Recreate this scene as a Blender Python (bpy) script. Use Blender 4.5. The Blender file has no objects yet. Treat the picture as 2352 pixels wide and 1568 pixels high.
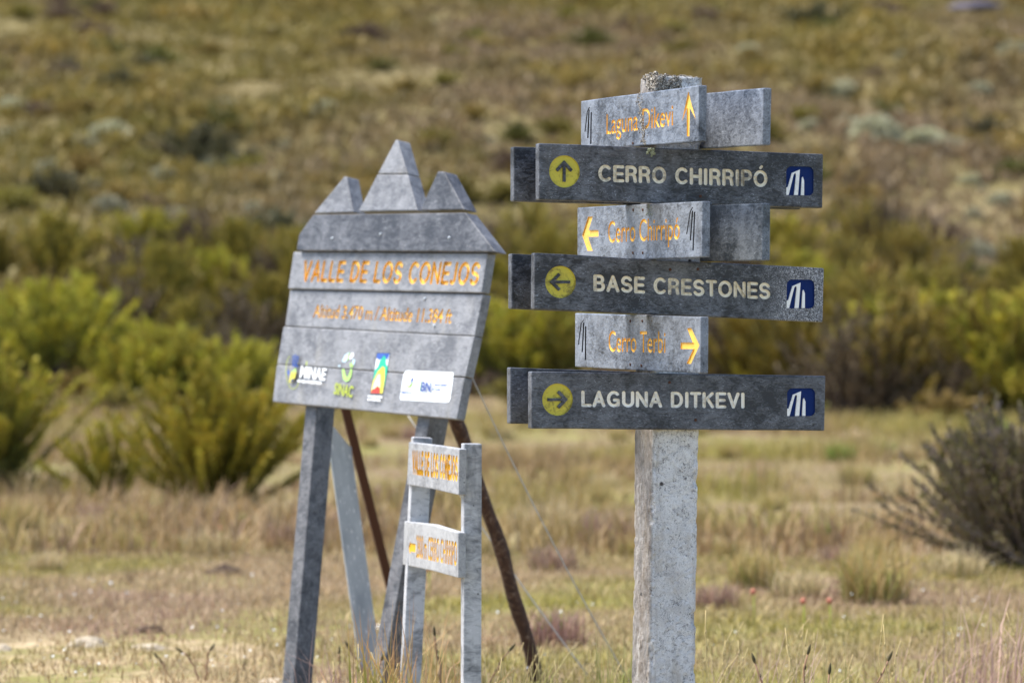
import bpy, bmesh, math, random
import numpy as np
from mathutils import Matrix, Vector

# ------------------------------------------------------------------ camera, sky, sun, exposure
S = bpy.context.scene
CZ = 1.35                       # eye height above the path
F = 2352 * 112 / 36.0           # focal length in reference pixels (2352 px wide frame)
cam = bpy.data.objects.new('camera', bpy.data.cameras.new('camera'))
S.collection.objects.link(cam); S.camera = cam
cam.location = (0, 0, CZ); cam.rotation_euler = (math.radians(90), 0, 0)
cam.data.lens = 112; cam.data.sensor_width = 36
cam.data.clip_start = 0.1; cam.data.clip_end = 3000
cam.data.dof.use_dof = True; cam.data.dof.focus_distance = 8.05; cam.data.dof.aperture_fstop = 3.6

SUN_EL, SUN_AZ = math.radians(60), math.radians(286)     # azimuth clockwise from +Y: high, from the left and a little beyond the signs
w = bpy.data.worlds.new('World'); S.world = w; w.use_nodes = True
nt = w.node_tree; bg = nt.nodes['Background']
sky = nt.nodes.new('ShaderNodeTexSky'); sky.sky_type = 'NISHITA'; sky.sun_disc = False
sky.sun_elevation = SUN_EL; sky.sun_rotation = SUN_AZ
sky.altitude = 3400; sky.air_density = 1.0; sky.dust_density = 3.0; sky.ozone_density = 1.0
nt.links.new(sky.outputs[0], bg.inputs[0]); bg.inputs[1].default_value = 0.12
sd = Vector((math.sin(SUN_AZ) * math.cos(SUN_EL), math.cos(SUN_AZ) * math.cos(SUN_EL), math.sin(SUN_EL)))
sl = bpy.data.lights.new('sun', 'SUN'); sl.energy = 3.8; sl.angle = math.radians(42); sl.color = (1.0, 0.96, 0.90)
so = bpy.data.objects.new('sun', sl); S.collection.objects.link(so)
so.rotation_euler = sd.to_track_quat('Z', 'Y').to_euler(); so.location = (-20, -20, 40)
S.view_settings.view_transform = 'Standard'; S.view_settings.look = 'None'
S.view_settings.gamma = 1; S.view_settings.use_curve_mapping = False
S.view_settings.exposure = 1.5
try:
    S.cycles.use_denoising = True; S.cycles.max_bounces = 6; S.cycles.transparent_max_bounces = 4
except Exception: pass

R = random.Random(7); NR = np.random.default_rng(11)
COL = S.collection

# ------------------------------------------------------------------ helpers
def link(o, parent=None):
    COL.objects.link(o)
    if parent: o.parent = parent
    return o
def tag(o, label=None, cat=None, group=None, kind=None):
    if label: o['label'] = label
    if cat: o['category'] = cat
    if group: o['group'] = group
    if kind: o['kind'] = kind
    return o
def thing(name, label, cat, loc=(0, 0, 0), group=None):
    o = bpy.data.objects.new(name, None); o.location = loc; o.empty_display_size = .1
    return tag(link(o), label, cat, group)
def mesh_obj(name, me, mats, parent=None, mat=None, frame=None):
    for m in (mats if isinstance(mats, (list, tuple)) else [mats]): me.materials.append(m)
    o = bpy.data.objects.new(name, me); link(o, parent)
    if frame is not None:
        o.matrix_basis = (Matrix.Translation(-Vector(parent.location)) @ frame) if parent else frame
    return o
def bm_to_mesh(bm, name):
    me = bpy.data.meshes.new(name); bm.normal_update(); bm.to_mesh(me); bm.free(); return me
def tri_mesh(name, V, T, C=None, smooth=False):
    me = bpy.data.meshes.new(name); V = np.asarray(V, np.float32); T = np.asarray(T, np.int32)
    me.vertices.add(len(V)); me.vertices.foreach_set('co', V.ravel())
    me.loops.add(T.size); me.loops.foreach_set('vertex_index', T.ravel())
    me.polygons.add(len(T)); me.polygons.foreach_set('loop_start', np.arange(0, T.size, T.shape[1], dtype=np.int32))
    try: me.polygons.foreach_set('loop_total', np.full(len(T), T.shape[1], np.int32))
    except Exception: pass
    if smooth: me.polygons.foreach_set('use_smooth', np.ones(len(T), bool))
    if C is not None:
        a = me.attributes.new('col', 'FLOAT_COLOR', 'POINT')
        C = np.asarray(C, np.float32)
        if C.shape[1] == 3: C = np.concatenate([C, np.ones((len(C), 1), np.float32)], 1)
        a.data.foreach_set('color', C.ravel())
    me.update(calc_edges=True); me.validate(); return me

def _h(i, j, k):
    n = (i * 73856093) ^ (j * 19349663) ^ (k * 83492791)
    n = (n ^ (n >> 13)) * 1274126177 & 0x7fffffff
    return ((n ^ (n >> 16)) & 0xffff) / 65535.0
def vnoise(P, seed=0):
    P = np.asarray(P, float); I = np.floor(P).astype(np.int64); f = P - I; f = f * f * (3 - 2 * f)
    I = I + seed * 131; i, j, k = I[..., 0], I[..., 1], I[..., 2]; r = 0
    for a in (0, 1):
        for b in (0, 1):
            for c in (0, 1):
                wgt = (f[..., 0] if a else 1 - f[..., 0]) * (f[..., 1] if b else 1 - f[..., 1]) * (f[..., 2] if c else 1 - f[..., 2])
                r = r + wgt * _h(i + a, j + b, k + c)
    return r * 2 - 1
def fbm(P, o=4, seed=0):
    P = np.asarray(P, float); r = 0; a = .5
    for q in range(o): r = r + a * vnoise(P * 2 ** q, seed + q); a *= .5
    return r

# ------------------------------------------------------------------ the lie of the land
_gk = np.array([(-40, -.1), (0, 0), (7, .04), (8.5, .12), (10, .19), (10.8, .21), (12, .213), (16, .20), (24, .16), (34, .24), (45, .42), (53, .85), (65, 2.5), (80, 5.0),
                (110, 10.4), (165, 20), (260, 38), (420, 66)])
_ty = np.arange(-40, 420, .25); _tz = np.interp(_ty, _gk[:, 0], _gk[:, 1])
_kk = np.exp(-np.linspace(-2, 2, 17) ** 2); _kk /= _kk.sum()
_tz = np.convolve(np.pad(_tz, 8, mode='edge'), _kk, 'valid')
def ground(x, y):
    x = np.asarray(x, float); y = np.asarray(y, float)
    z = np.interp(y, _ty, _tz)
    P = np.stack([x, y, np.zeros_like(x + y)], -1)
    near = np.clip((y - 9) / 6, 0, 1)
    z = z + .035 * near * fbm(P * .9, 3, 3) + .012 * near * fbm(P * 4.0, 2, 9)
    mid = np.clip((y - 20) / 10, 0, 1) * np.clip((60 - y) / 20, 0, 1)
    z = z + .20 * mid * fbm(P * np.array([.22, .5, 1]), 3, 5)
    hill = np.clip((y - 55) / 35, 0, 1)
    z = z + hill * (1.1 * fbm(P * .06, 3, 21) + .5 * fbm(P * .25, 2, 31))
    return z
def gz(x, y): return float(ground(np.array([x]), np.array([y]))[0])
def ray(px, py): return Vector(((px - 1176) / F, 1.0, (784 - py) / F))
def on_ground(px, py, d0=9.0):
    r = ray(px, py); d = np.arange(d0, 300, .05)
    h = CZ + r.z * d - ground(r.x * d, d)
    k = int(np.argmax(h < 0)) if (h < 0).any() else len(d) - 1
    return Vector((r.x * d[k], d[k], gz(r.x * d[k], d[k])))

# ------------------------------------------------------------------ materials
class NT:
    def __init__(s, name):
        s.m = bpy.data.materials.new(name); s.m.use_nodes = True; s.t = s.m.node_tree; s.n = s.t.nodes
        s.p = s.n['Principled BSDF']; s.out = s.n['Material Output']
    def add(s, typ, **kw):
        n = s.n.new(typ)
        for k, v in kw.items():
            if k.startswith('i_'):
                key = k[2:]; key = int(key) if key.isdigit() else key.replace('_', ' ')
                if hasattr(v, 'is_output'): s.t.links.new(v, n.inputs[key])
                else: n.inputs[key].default_value = v
            else: setattr(n, k, v)
        return n
    def coords(s, scale=(1, 1, 1), rot=(0, 0, 0), kind='Object'):
        tc = s.add('ShaderNodeTexCoord')
        return s.add('ShaderNodeMapping', i_Vector=tc.outputs[kind], i_Scale=scale, i_Rotation=rot).outputs[0]
    def noise(s, vec, scale, detail=3, rough=.55, dist=0):
        return s.add('ShaderNodeTexNoise', i_Vector=vec, i_Scale=scale, i_Detail=detail, i_Roughness=rough, i_Distortion=dist).outputs['Fac']
    def ramp(s, fac, stops):
        r = s.add('ShaderNodeValToRGB', i_Fac=fac); e = r.color_ramp.elements
        while len(e) < len(stops): e.new(.5)
        for q, (p, c) in enumerate(stops):
            e[q].position = p; e[q].color = (*c, 1) if len(c) == 3 else c
        return r.outputs[0]
    def step(s, fac, a, b): 
        return s.add('ShaderNodeMapRange', i_Value=fac, i_1=a, i_2=b).outputs[0]
    def mix(s, fac, a, b, mode='MIX'):
        n = s.add('ShaderNodeMix', data_type='RGBA', blend_type=mode)
        for key, v in ((0, fac), (6, a), (7, b)):
            if hasattr(v, 'is_output'): s.t.links.new(v, n.inputs[key])
            else: n.inputs[key].default_value = ((*v, 1) if isinstance(v, tuple) and len(v) == 3 else v)
        return n.outputs[2]
    def math(s, op, a, b=0.0):
        return s.add('ShaderNodeMath', operation=op, i_0=a, i_1=b).outputs[0]
    def bump(s, h, strength, dist, normal=None):
        n = s.add('ShaderNodeBump', i_Height=h, i_Strength=strength, i_Distance=dist)
        if normal is not None: s.t.links.new(normal, n.inputs['Normal'])
        return n.outputs[0]
    def set(s, **kw):
        for k, v in kw.items():
            key = k.replace('_', ' ')
            if hasattr(v, 'is_output'): s.t.links.new(v, s.p.inputs[key])
            else: s.p.inputs[key].default_value = ((*v, 1) if isinstance(v, tuple) and len(v) == 3 else v)
        return s.m

def plastic(name, dark, light, speck, rough=.42, fib=140, bump=.5, amount=.5, rot=.5, stain=None, stain_amt=.5, spec=.5, frost=None):
    """weathered recycled-plastic lumber: fine fibrous grain, blotches, pale scuffs, small pits"""
    k = NT(name); oi = k.add('ShaderNodeObjectInfo')
    tc = k.add('ShaderNodeTexCoord')
    off = k.add('ShaderNodeVectorMath', operation='SCALE', i_0=(3.1, 1.7, 2.3)); k.t.links.new(oi.outputs['Random'], off.inputs['Scale'])
    base = k.add('ShaderNodeVectorMath', operation='ADD', i_0=tc.outputs['Object'], i_1=off.outputs[0]).outputs[0]
    fv = k.add('ShaderNodeMapping', i_Vector=base, i_Scale=(.42, 1, 1), i_Rotation=(0, rot, 0)).outputs[0]
    fine = k.noise(fv, fib, 3, .65, 1.2)
    mid = k.noise(base, 22, 4, .6, .6)
    big = k.noise(base, 5.5, 3, .55)
    fac = k.math('ADD', k.math('MULTIPLY', k.math('SUBTRACT', fine, .5), 1.9), k.math('ADD', k.math('MULTIPLY', k.math('SUBTRACT', mid, .5), 1.1), k.math('ADD', k.math('MULTIPLY', k.math('SUBTRACT', big, .5), 1.7), amount)))
    c = k.ramp(fac, [(.08, dark), (.92, light)])
    scuff = k.noise(fv, fib * 1.7, 2, .6, 2.2)
    c = k.mix(k.math('MULTIPLY', k.step(scuff, .60, .72), k.step(mid, .40, .62)), c, speck)
    pit = k.noise(base, 90, 2, .5)
    c = k.mix(k.math('MULTIPLY', k.step(pit, .70, .76), .8), c, tuple(v * .35 for v in dark))
    if stain:
        sv = k.add('ShaderNodeMapping', i_Vector=base, i_Scale=(1, 1, .22)).outputs[0]
        st = k.noise(sv, 16, 3, .6, .4)
        c = k.mix(k.math('MULTIPLY', k.step(st, .54, .74), stain_amt), c, stain)
    if frost:      # frosted, crackled end of the board
        sp = k.add('ShaderNodeSeparateXYZ', i_Vector=tc.outputs['Object'])
        edge = k.math('ADD', sp.outputs[0], k.math('MULTIPLY', k.math('SUBTRACT', mid, .5), .12))
        cr = k.noise(base, 170, 3, .6, 2.5)
        c = k.mix(k.math('MULTIPLY', k.step(edge, frost[0], frost[1]), .85), c, k.ramp(cr, [(.40, (.015, .015, .017)), (.52, (.16, .16, .17)), (.62, (.62, .62, .64))]))
    b = k.bump(mid, .25, .004); b = k.bump(fine, bump, .0016, b)
    return k.set(Base_Color=c, Roughness=k.step(fine, -.4, 1.5) if False else rough, Normal=b, Specular_IOR_Level=spec)

def paint(name, col, dirt, amt=.35, rough=.55, scale=70):
    k = NT(name); v = k.coords()
    n1 = k.noise(v, scale, 4, .65, .8); n2 = k.noise(v, 9, 2, .5)
    f = k.math('MULTIPLY', k.step(k.math('ADD', n1, k.math('MULTIPLY', k.math('SUBTRACT', n2, .5), .9)), .52, .72), amt)
    c = k.mix(f, col, dirt)
    fine = k.noise(v, 260, 2, .6)
    c = k.mix(k.math('MULTIPLY', k.step(fine, .45, .75), .18), c, tuple(q * .6 for q in col))
    return k.set(Base_Color=c, Roughness=rough, Normal=k.bump(n1, .25, .0015))
def plain(name, col, rough=.6, spec=.4, metal=0):
    k = NT(name); v = k.coords(); n1 = k.noise(v, 60, 3, .6)
    c = k.mix(k.math('MULTIPLY', k.step(n1, .35, .8), .35), col, tuple(q * .72 for q in col))
    return k.set(Base_Color=c, Roughness=rough, Specular_IOR_Level=spec, Metallic=metal)

M = {}
M['board'] = plastic('dark_board_plastic', (.009, .0095, .0115), (.13, .134, .147), (.34, .36, .40), rough=.46, fib=125, amount=.38, bump=.9, stain=(.045, .036, .022), stain_amt=.45)
M['board_frost'] = plastic('frost_crackled_board', (.012, .0125, .015), (.155, .16, .175), (.34, .36, .40), rough=.46, fib=125, amount=.36, bump=.9, stain=(.035, .03, .022), stain_amt=.4, frost=(.20, .30))
M['board_clean'] = plastic('even_dark_board', (.013, .0135, .0165), (.125, .129, .143), (.34, .36, .40), rough=.44, fib=140, amount=.44, bump=.9)
M['board_pale'] = plastic('frosted_board_plastic', (.03, .03, .035), (.17, .175, .19), (.5, .5, .52), rough=.45, fib=95, amount=.5, bump=1.0)
M['short'] = plastic('grey_board_plastic', (.025, .029, .038), (.20, .22, .255), (.40, .43, .48), rough=.42, fib=120, amount=.58, bump=.8, rot=-.6, stain=(.06, .058, .058), stain_amt=.35)
M['short_dark'] = plastic('mottled_board_plastic', (.03, .037, .045), (.16, .18, .205), (.34, .37, .41), rough=.42, fib=110, amount=.46, bump=.8, rot=-.9)
M['sign'] = plastic('sign_board_plastic', (.105, .105, .110), (.245, .243, .248), (.36, .36, .36), rough=.5, fib=70, amount=.56, bump=.5, stain=(.30, .27, .21), stain_amt=.30)
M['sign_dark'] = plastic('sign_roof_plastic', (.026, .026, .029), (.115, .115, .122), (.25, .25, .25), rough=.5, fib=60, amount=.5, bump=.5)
M['sign_leg'] = plastic('sign_leg_plastic', (.026, .025, .026), (.135, .129, .128), (.27, .27, .27), rough=.5, fib=50, amount=.5, bump=.6, rot=1.5, stain=(.07, .05, .04), stain_amt=.4)
M['mini'] = plastic('pale_board_plastic', (.15, .153, .162), (.34, .342, .35), (.46, .46, .46), rough=.5, fib=60, amount=.62, bump=.4, stain=(.3, .3, .31), stain_amt=.35)
M['mini_white'] = plastic('whitened_board_plastic', (.22, .22, .225), (.38, .38, .38), (.46, .46, .46), rough=.5, fib=60, amount=.72, bump=.4, stain=(.5, .5, .49), stain_amt=.3)
M['mini_post'] = plastic('pale_post_plastic', (.10, .105, .115), (.46, .46, .47), (.6, .6, .6), rough=.5, fib=45, amount=.74, bump=.7, rot=1.2, stain=(.07, .075, .085), stain_amt=.75)
M['cream'] = paint('cream_paint', (.84, .76, .60), (.11, .08, .045), .6, scale=85)
M['cream_clean'] = paint('clean_cream_paint', (.92, .87, .77), (.16, .12, .08), .35, scale=80)
M['lime'] = paint('yellow_green_paint', (.56, .47, .04), (.12, .09, .02), .75, scale=75)
M['orange'] = paint('orange_yellow_paint', (.80, .48, .075), (.32, .19, .05), .4)
M['gold'] = paint('golden_yellow_paint', (.66, .37, .006), (.5, .26, .01), .3)
M['faded'] = paint('faded_orange_paint', (.72, .40, .04), (.36, .26, .14), .5, scale=50)
M['black'] = plain('black_paint', (.012, .012, .016), .5)
M['blue'] = paint('navy_panel_paint', (.006, .022, .115), (.03, .045, .10), .35, .75)
M['blue'].node_tree.nodes['Principled BSDF'].inputs['Specular IOR Level'].default_value = .15
M['white'] = paint('white_paint', (.88, .87, .83), (.45, .40, .34), .25, .6, 90)
M['vinyl'] = plain('white_vinyl', (.80, .83, .82), .35)
for n, c in dict(ink_navy=(.02, .06, .25), ink_green=(.25, .42, .04), ink_yellow=(.62, .55, .06), ink_lime=(.38, .62, .16), ink_sky=(.50, .68, .78), ink_blue=(.04, .10, .38),
                 ink_teal=(.02, .42, .26), ink_olive=(.36, .42, .04), ink_red=(.60, .05, .03), ink_cream=(.8, .75, .42), ink_white=(.8, .82, .82), ink_dark=(.06, .07, .09)).items():
    M[n] = plain(n, c, .5)
M['rust'] = plain('rusty_steel', (.075, .030, .016), .8, .3)
k = NT('flaking_rusty_pipe'); v = k.coords(); n1 = k.noise(v, 30, 5, .7, 1.5)
M['pipe'] = k.set(Base_Color=k.ramp(n1, [(.3, (.022, .010, .007)), (.55, (.085, .036, .016)), (.72, (.24, .17, .12))]), Roughness=.8, Normal=k.bump(n1, .8, .01))
k = NT('galvanised_steel'); v = k.coords((1, 1, .3)); n1 = k.noise(v, 18, 4, .6); n2 = k.noise(v, 140, 2, .5)
M['galv'] = k.set(Base_Color=k.mix(k.step(n2, .62, .72), k.ramp(n1, [(.3, (.25, .285, .32)), (.7, (.46, .50, .53))]), (.7, .72, .73)), Roughness=.5, Metallic=.15)
M['wire'] = plain('steel_wire', (.48, .46, .42), .5)
k = NT('rough_grey_stone'); v = k.coords(); n1 = k.noise(v, 9, 5, .65)
M['rock'] = k.set(Base_Color=k.ramp(n1, [(.3, (.20, .16, .11)), (.6, (.46, .38, .27)), (.8, (.6, .54, .44))]), Roughness=.9, Normal=k.bump(n1, .7, .03))
M['clod'] = plain('dark_peat', (.055, .036, .026), .95, .1)
M['outcrop'] = plain('violet_grey_rock', (.085, .075, .095), .9, .2)

k = NT('post_concrete'); v = k.coords()
nf = k.noise(v, 210, 3, .6, 1.6); nm = k.noise(v, 38, 4, .65, 1.0); nb = k.noise(v, 7, 3, .6)
c = k.ramp(k.math('ADD', k.math('MULTIPLY', nf, .6), k.math('MULTIPLY', nm, .45)), [(.39, (.20, .18, .165)), (.45, (.56, .54, .52)), (.52, (.79, .76, .725)), (.62, (.92, .90, .87))])
dirt = k.math('MULTIPLY', k.step(k.math('ADD', k.math('MULTIPLY', nb, .6), k.math('MULTIPLY', nm, .4)), .52, .66), .5)
c = k.mix(dirt, c, (.36, .30, .235))
sx = k.add('ShaderNodeSeparateXYZ', i_Vector=k.add('ShaderNodeTexCoord').outputs['Object'])
left = k.step(sx.outputs[0], -.054, -.064)          # lichen and grime on the weather side
gr = k.noise(k.coords((1, 1, .35)), 45, 5, .7, .8)
c = k.mix(k.math('MULTIPLY', left, k.math('MULTIPLY', k.step(gr, .10, .34), .94)), c, k.ramp(gr, [(.36, (.05, .036, .024)), (.56, (.17, .13, .095)), (.70, (.40, .36, .32))]))
pits = k.add('ShaderNodeTexVoronoi', i_Vector=v, i_Scale=26.0, feature='F1').outputs['Distance']
pk = k.math('MULTIPLY', k.step(pits, .17, .10), k.step(k.noise(v, 16, 1, .5), .52, .56))
c = k.mix(pk, c, (.05, .045, .045))
dk = k.step(k.noise(v, 100, 2, .5), .67, .70); c = k.mix(k.math('MULTIPLY', dk, .45), c, (.14, .115, .095))
vs_ = k.noise(k.coords((1, 1, .10)), 30, 4, .6, .4); c = k.mix(k.math('MULTIPLY', k.step(vs_, .55, .72), .5), c, (.33, .265, .19))
bb = k.bump(nm, .7, .008); bb = k.bump(nf, 1.0, .005, bb); bb = k.bump(pk, -1.0, .006, bb)
M['concrete'] = k.set(Base_Color=c, Roughness=.75, Normal=bb, Specular_IOR_Level=.35)
k = NT('crusty_lichen'); v = k.coords(); n1 = k.noise(v, 260, 3, .7); 
M['lichen'] = k.set(Base_Color=k.ramp(n1, [(.34, (.04, .03, .022)), (.48, (.17, .14, .105)), (.60, (.55, .51, .44))]), Roughness=.95, Normal=k.bump(n1, 1, .004))
k = NT('pale_green_lichen'); v = k.coords(); n1 = k.noise(v, 300, 3, .7)
M['green_lichen'] = k.set(Base_Color=k.ramp(n1, [(.35, (.11, .12, .06)), (.65, (.42, .45, .30))]), Roughness=.95, Normal=k.bump(n1, 1, .003))

def veg(name, trans=.25, vary=.25):
    k = NT(name); at = k.add('ShaderNodeAttribute', attribute_name='col')
    oi = k.add('ShaderNodeObjectInfo')
    hsv = k.add('ShaderNodeHueSaturation', i_Color=at.outputs['Color'])
    k.t.links.new(k.add('ShaderNodeMapRange', i_Value=oi.outputs['Random'], i_3=.483, i_4=.502).outputs[0], hsv.inputs['Hue'])
    k.t.links.new(k.add('ShaderNodeMapRange', i_Value=oi.outputs['Random'], i_3=1 - vary, i_4=1 + vary).outputs[0], hsv.inputs['Value'])
    k.set(Base_Color=hsv.outputs[0], Roughness=.65, Specular_IOR_Level=.25)
    tr = k.add('ShaderNodeBsdfTranslucent', i_Color=hsv.outputs[0])
    mx = k.add('ShaderNodeMixShader', i_0=trans, i_1=k.p.outputs[0], i_2=tr.outputs[0])
    k.t.links.new(mx.outputs[0], k.out.inputs['Surface'])
    return k.m
M['veg'] = veg('leaf_tissue', .15, .16); M['grass'] = veg('grass_tissue', .3, .0); M['twig'] = veg('twig_bark', .0, .15)

k = NT('moorland_soil'); v = k.coords()
a = k.noise(v, .55, 4, .6, .5); b_ = k.noise(v, 2.6, 5, .65); c_ = k.noise(v, 30, 4, .7); far = k.noise(k.coords((.6, 1.2, .5)), .09, 4, .6, .8)
straw = k.ramp(c_, [(.3, (.10, .07, .038)), (.55, (.22, .165, .09)), (.75, (.33, .265, .155))])
c = k.mix(k.step(a, .45, .62), straw, (.20, .185, .06))
c = k.mix(k.math('MULTIPLY', k.step(b_, .54, .68), .8), c, (.15, .09, .065))
hillc = k.ramp(k.math('ADD', k.math('MULTIPLY', far, .6), k.math('MULTIPLY', b_, .4)), [(.34, (.10, .08, .03)), (.5, (.155, .125, .05)), (.66, (.20, .155, .08))])
sy = k.add('ShaderNodeSeparateXYZ', i_Vector=k.add('ShaderNodeTexCoord').outputs['Object'])
c = k.mix(k.step(sy.outputs[1], 46, 60), c, hillc)
soilfac = k.math('MULTIPLY', k.math('MULTIPLY', k.step(sy.outputs[1], 12.7, 12.0), k.step(sy.outputs[0], -.75, -1.1)), k.step(b_, .40, .58))
c = k.mix(soilfac, c, k.ramp(c_, [(.3, (.27, .19, .11)), (.6, (.46, .36, .22)), (.8, (.58, .48, .33))]))
M['soil'] = k.set(Base_Color=c, Roughness=.95, Specular_IOR_Level=.1, Normal=k.bump(c_, .7, .03))

# ------------------------------------------------------------------ ground, one sheet up the hillside
rows = np.concatenate([np.arange(-30, 7, 3), np.arange(7, 30, .12), 30 * 1.012 ** np.arange(0, 216)])
cols = np.sinh(np.linspace(-3.2, 3.2, 231)) / np.sinh(3.2) * 1.6
Y, C = np.meshgrid(rows, cols, indexing='ij'); X = C * (np.abs(Y) + 14)
Z = ground(X, Y)
V = np.stack([X, Y, Z], -1).reshape(-1, 3); nr, nc = Y.shape
q = (np.arange(nr - 1)[:, None] * nc + np.arange(nc - 1)[None]).ravel()
tag(mesh_obj('ground', tri_mesh('ground', V, np.stack([q, q + 1, q + nc + 1, q + nc], 1), smooth=True), M['soil']), kind='structure')

# ------------------------------------------------------------------ vegetation in bulk
def rand_col(n, stops, jitter=.12):
    """pick between listed colours with a little brightness jitter"""
    st = np.array(stops, float); i = NR.integers(0, len(st), n); j = NR.integers(0, len(st), n); t = NR.random((n, 1)) * .5
    return np.clip((st[i] * (1 - t) + st[j] * t) * (1 + NR.normal(0, jitter, (n, 1))), .005, 1)
def blades(P, H, W, col, lean=.5, tipcol=None):
    """narrow arching blades: 5 points, 3 triangles each"""
    n = len(P); a = NR.random(n) * 6.283; d = np.stack([np.cos(a), np.sin(a), np.zeros(n)], 1)
    s = np.stack([-np.sin(a + NR.normal(0, .6, n)), np.cos(a), np.zeros(n)], 1) * W[:, None] * .5
    le = np.abs(NR.normal(0, lean, n))[:, None]; H = H[:, None]; up = np.array([0, 0, 1.])
    m = P + up * H * .55 + d * H * le * .25; t = P + up * H * (1 - .25 * np.minimum(le, 1.5)) + d * H * le * .75
    V = np.stack([P - s, P + s, m - s * .7, m + s * .7, t], 1).reshape(-1, 3)
    o = np.arange(n)[:, None] * 5
    T = np.concatenate([o + [0, 1, 3], o + [0, 3, 2], o + [2, 3, 4]], 1).reshape(-1, 3)
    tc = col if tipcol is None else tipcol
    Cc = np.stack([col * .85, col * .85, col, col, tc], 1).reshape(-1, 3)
    return V, T, Cc
def fan_pts(n, d0, d1, margin=1.2, k=.27):
    d = np.sqrt(NR.random(n) * (d1 ** 2 - d0 ** 2) + d0 ** 2); x = (NR.random(n) * 2 - 1) * (d * k + margin)
    return x, d
def patch_col(x, y, n, scale=.5):
    """turf colours in patches: straw, yellow-green, pinkish brown"""
    P = np.stack([x, y, np.zeros(n)], 1)
    g = np.clip(.5 + 1.5 * fbm(P * scale, 3, 41) + NR.normal(0, .15, n), 0, 1)[:, None]
    p = np.clip(-.3 + 2.4 * fbm(P * scale * .8, 3, 57) + NR.normal(0, .12, n), 0, 1)[:, None]
    straw = rand_col(n, [(.35, .262, .125), (.27, .20, .095), (.45, .36, .205)], .26); gr = rand_col(n, [(.27, .25, .05), (.185, .185, .038), (.34, .30, .07)], .24)
    pk = rand_col(n, [(.32, .21, .14), (.24, .15, .105), (.40, .29, .21)], .2)
    return (straw * (1 - g) + gr * g) * (1 - p * .7) + pk * p * .7
def stuff_blades(name, n, d0, d1, h0, h1, w0, lean, scale, keep=None, cfun=None):
    x, y = fan_pts(n, d0, d1)
    if keep is not None:
        m = keep(x, y); x, y = x[m], y[m]
    n = len(x); P = np.stack([x, y, ground(x, y) - .01], 1)
    H = h0 + (h1 - h0) * NR.random(n) ** 2; W = w0 * (.6 + .8 * NR.random(n)); c = (cfun or patch_col)(x, y, n, scale)
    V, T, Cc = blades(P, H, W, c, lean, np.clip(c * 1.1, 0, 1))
    tag(mesh_obj(name, tri_mesh(name, V, T, Cc), M['grass']), kind='stuff')
bare = lambda x, y: ~((y < 12.4) & (x < -.95) & (fbm(np.stack([x * 2.6, y * 2.6, 0 * x], 1), 3, 77) + NR.normal(0, .22, len(x)) > .02))
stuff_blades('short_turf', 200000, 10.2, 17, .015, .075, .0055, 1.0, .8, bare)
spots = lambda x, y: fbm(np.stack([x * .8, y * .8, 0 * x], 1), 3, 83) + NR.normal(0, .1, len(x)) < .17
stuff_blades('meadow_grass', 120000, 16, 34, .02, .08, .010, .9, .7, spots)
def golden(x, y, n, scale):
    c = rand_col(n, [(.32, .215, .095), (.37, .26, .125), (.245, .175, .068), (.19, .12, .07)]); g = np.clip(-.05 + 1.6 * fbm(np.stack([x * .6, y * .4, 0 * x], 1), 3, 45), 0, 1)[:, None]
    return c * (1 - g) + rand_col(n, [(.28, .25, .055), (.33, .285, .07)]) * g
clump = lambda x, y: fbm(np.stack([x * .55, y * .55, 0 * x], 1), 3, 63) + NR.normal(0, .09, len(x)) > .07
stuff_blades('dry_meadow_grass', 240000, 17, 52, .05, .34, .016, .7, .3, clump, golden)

# heath that covers the hillside: small leafy clumps past counting
def heath(n, d0, d1, size, kcol):
    x, y = fan_pts(n, d0, d1, 6, .32); m = 7
    P = np.stack([x, y, ground(x, y)], 1)
    big = fbm(P * np.array([.09, .045, .0]), 3, 91)[:, None]; sm = fbm(P * np.array([.35, .2, 0]), 3, 95)[:, None]
    ol = rand_col(n, [(.19, .155, .036), (.155, .132, .032), (.22, .175, .042)], .14); br = rand_col(n, [(.205, .15, .072), (.24, .175, .092), (.17, .125, .062)], .14); go = rand_col(n, [(.27, .195, .045), (.24, .19, .045)], .12)
    t = np.clip(.55 + 1.6 * big + .8 * sm, 0, 1); g = np.clip(-.35 + 2.0 * sm, 0, 1)
    c = (ol * t + br * (1 - t)) * (1 - g) + go * g
    s = size * (.5 + NR.random(n)) * np.clip(1 + 1.2 * sm[:, 0], .35, 2)
    P2 = np.repeat(P, m, 0) + NR.normal(0, .35, (n * m, 3)) * np.repeat(s, m)[:, None] * [1, 1, .5] + np.repeat(s, m)[:, None] * [0, 0, .25]
    H = np.repeat(s, m) * (.5 + .7 * NR.random(n * m)); cc = np.repeat(c, m, 0) * (.8 + .4 * NR.random((n * m, 1)))
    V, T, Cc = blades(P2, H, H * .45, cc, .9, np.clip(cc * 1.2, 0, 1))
    return tri_mesh('hillside_heath', V, T, Cc)
tag(mesh_obj('hillside_heath', heath(88000, 50, 180, .26, None), M['grass']), kind='stuff')

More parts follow.
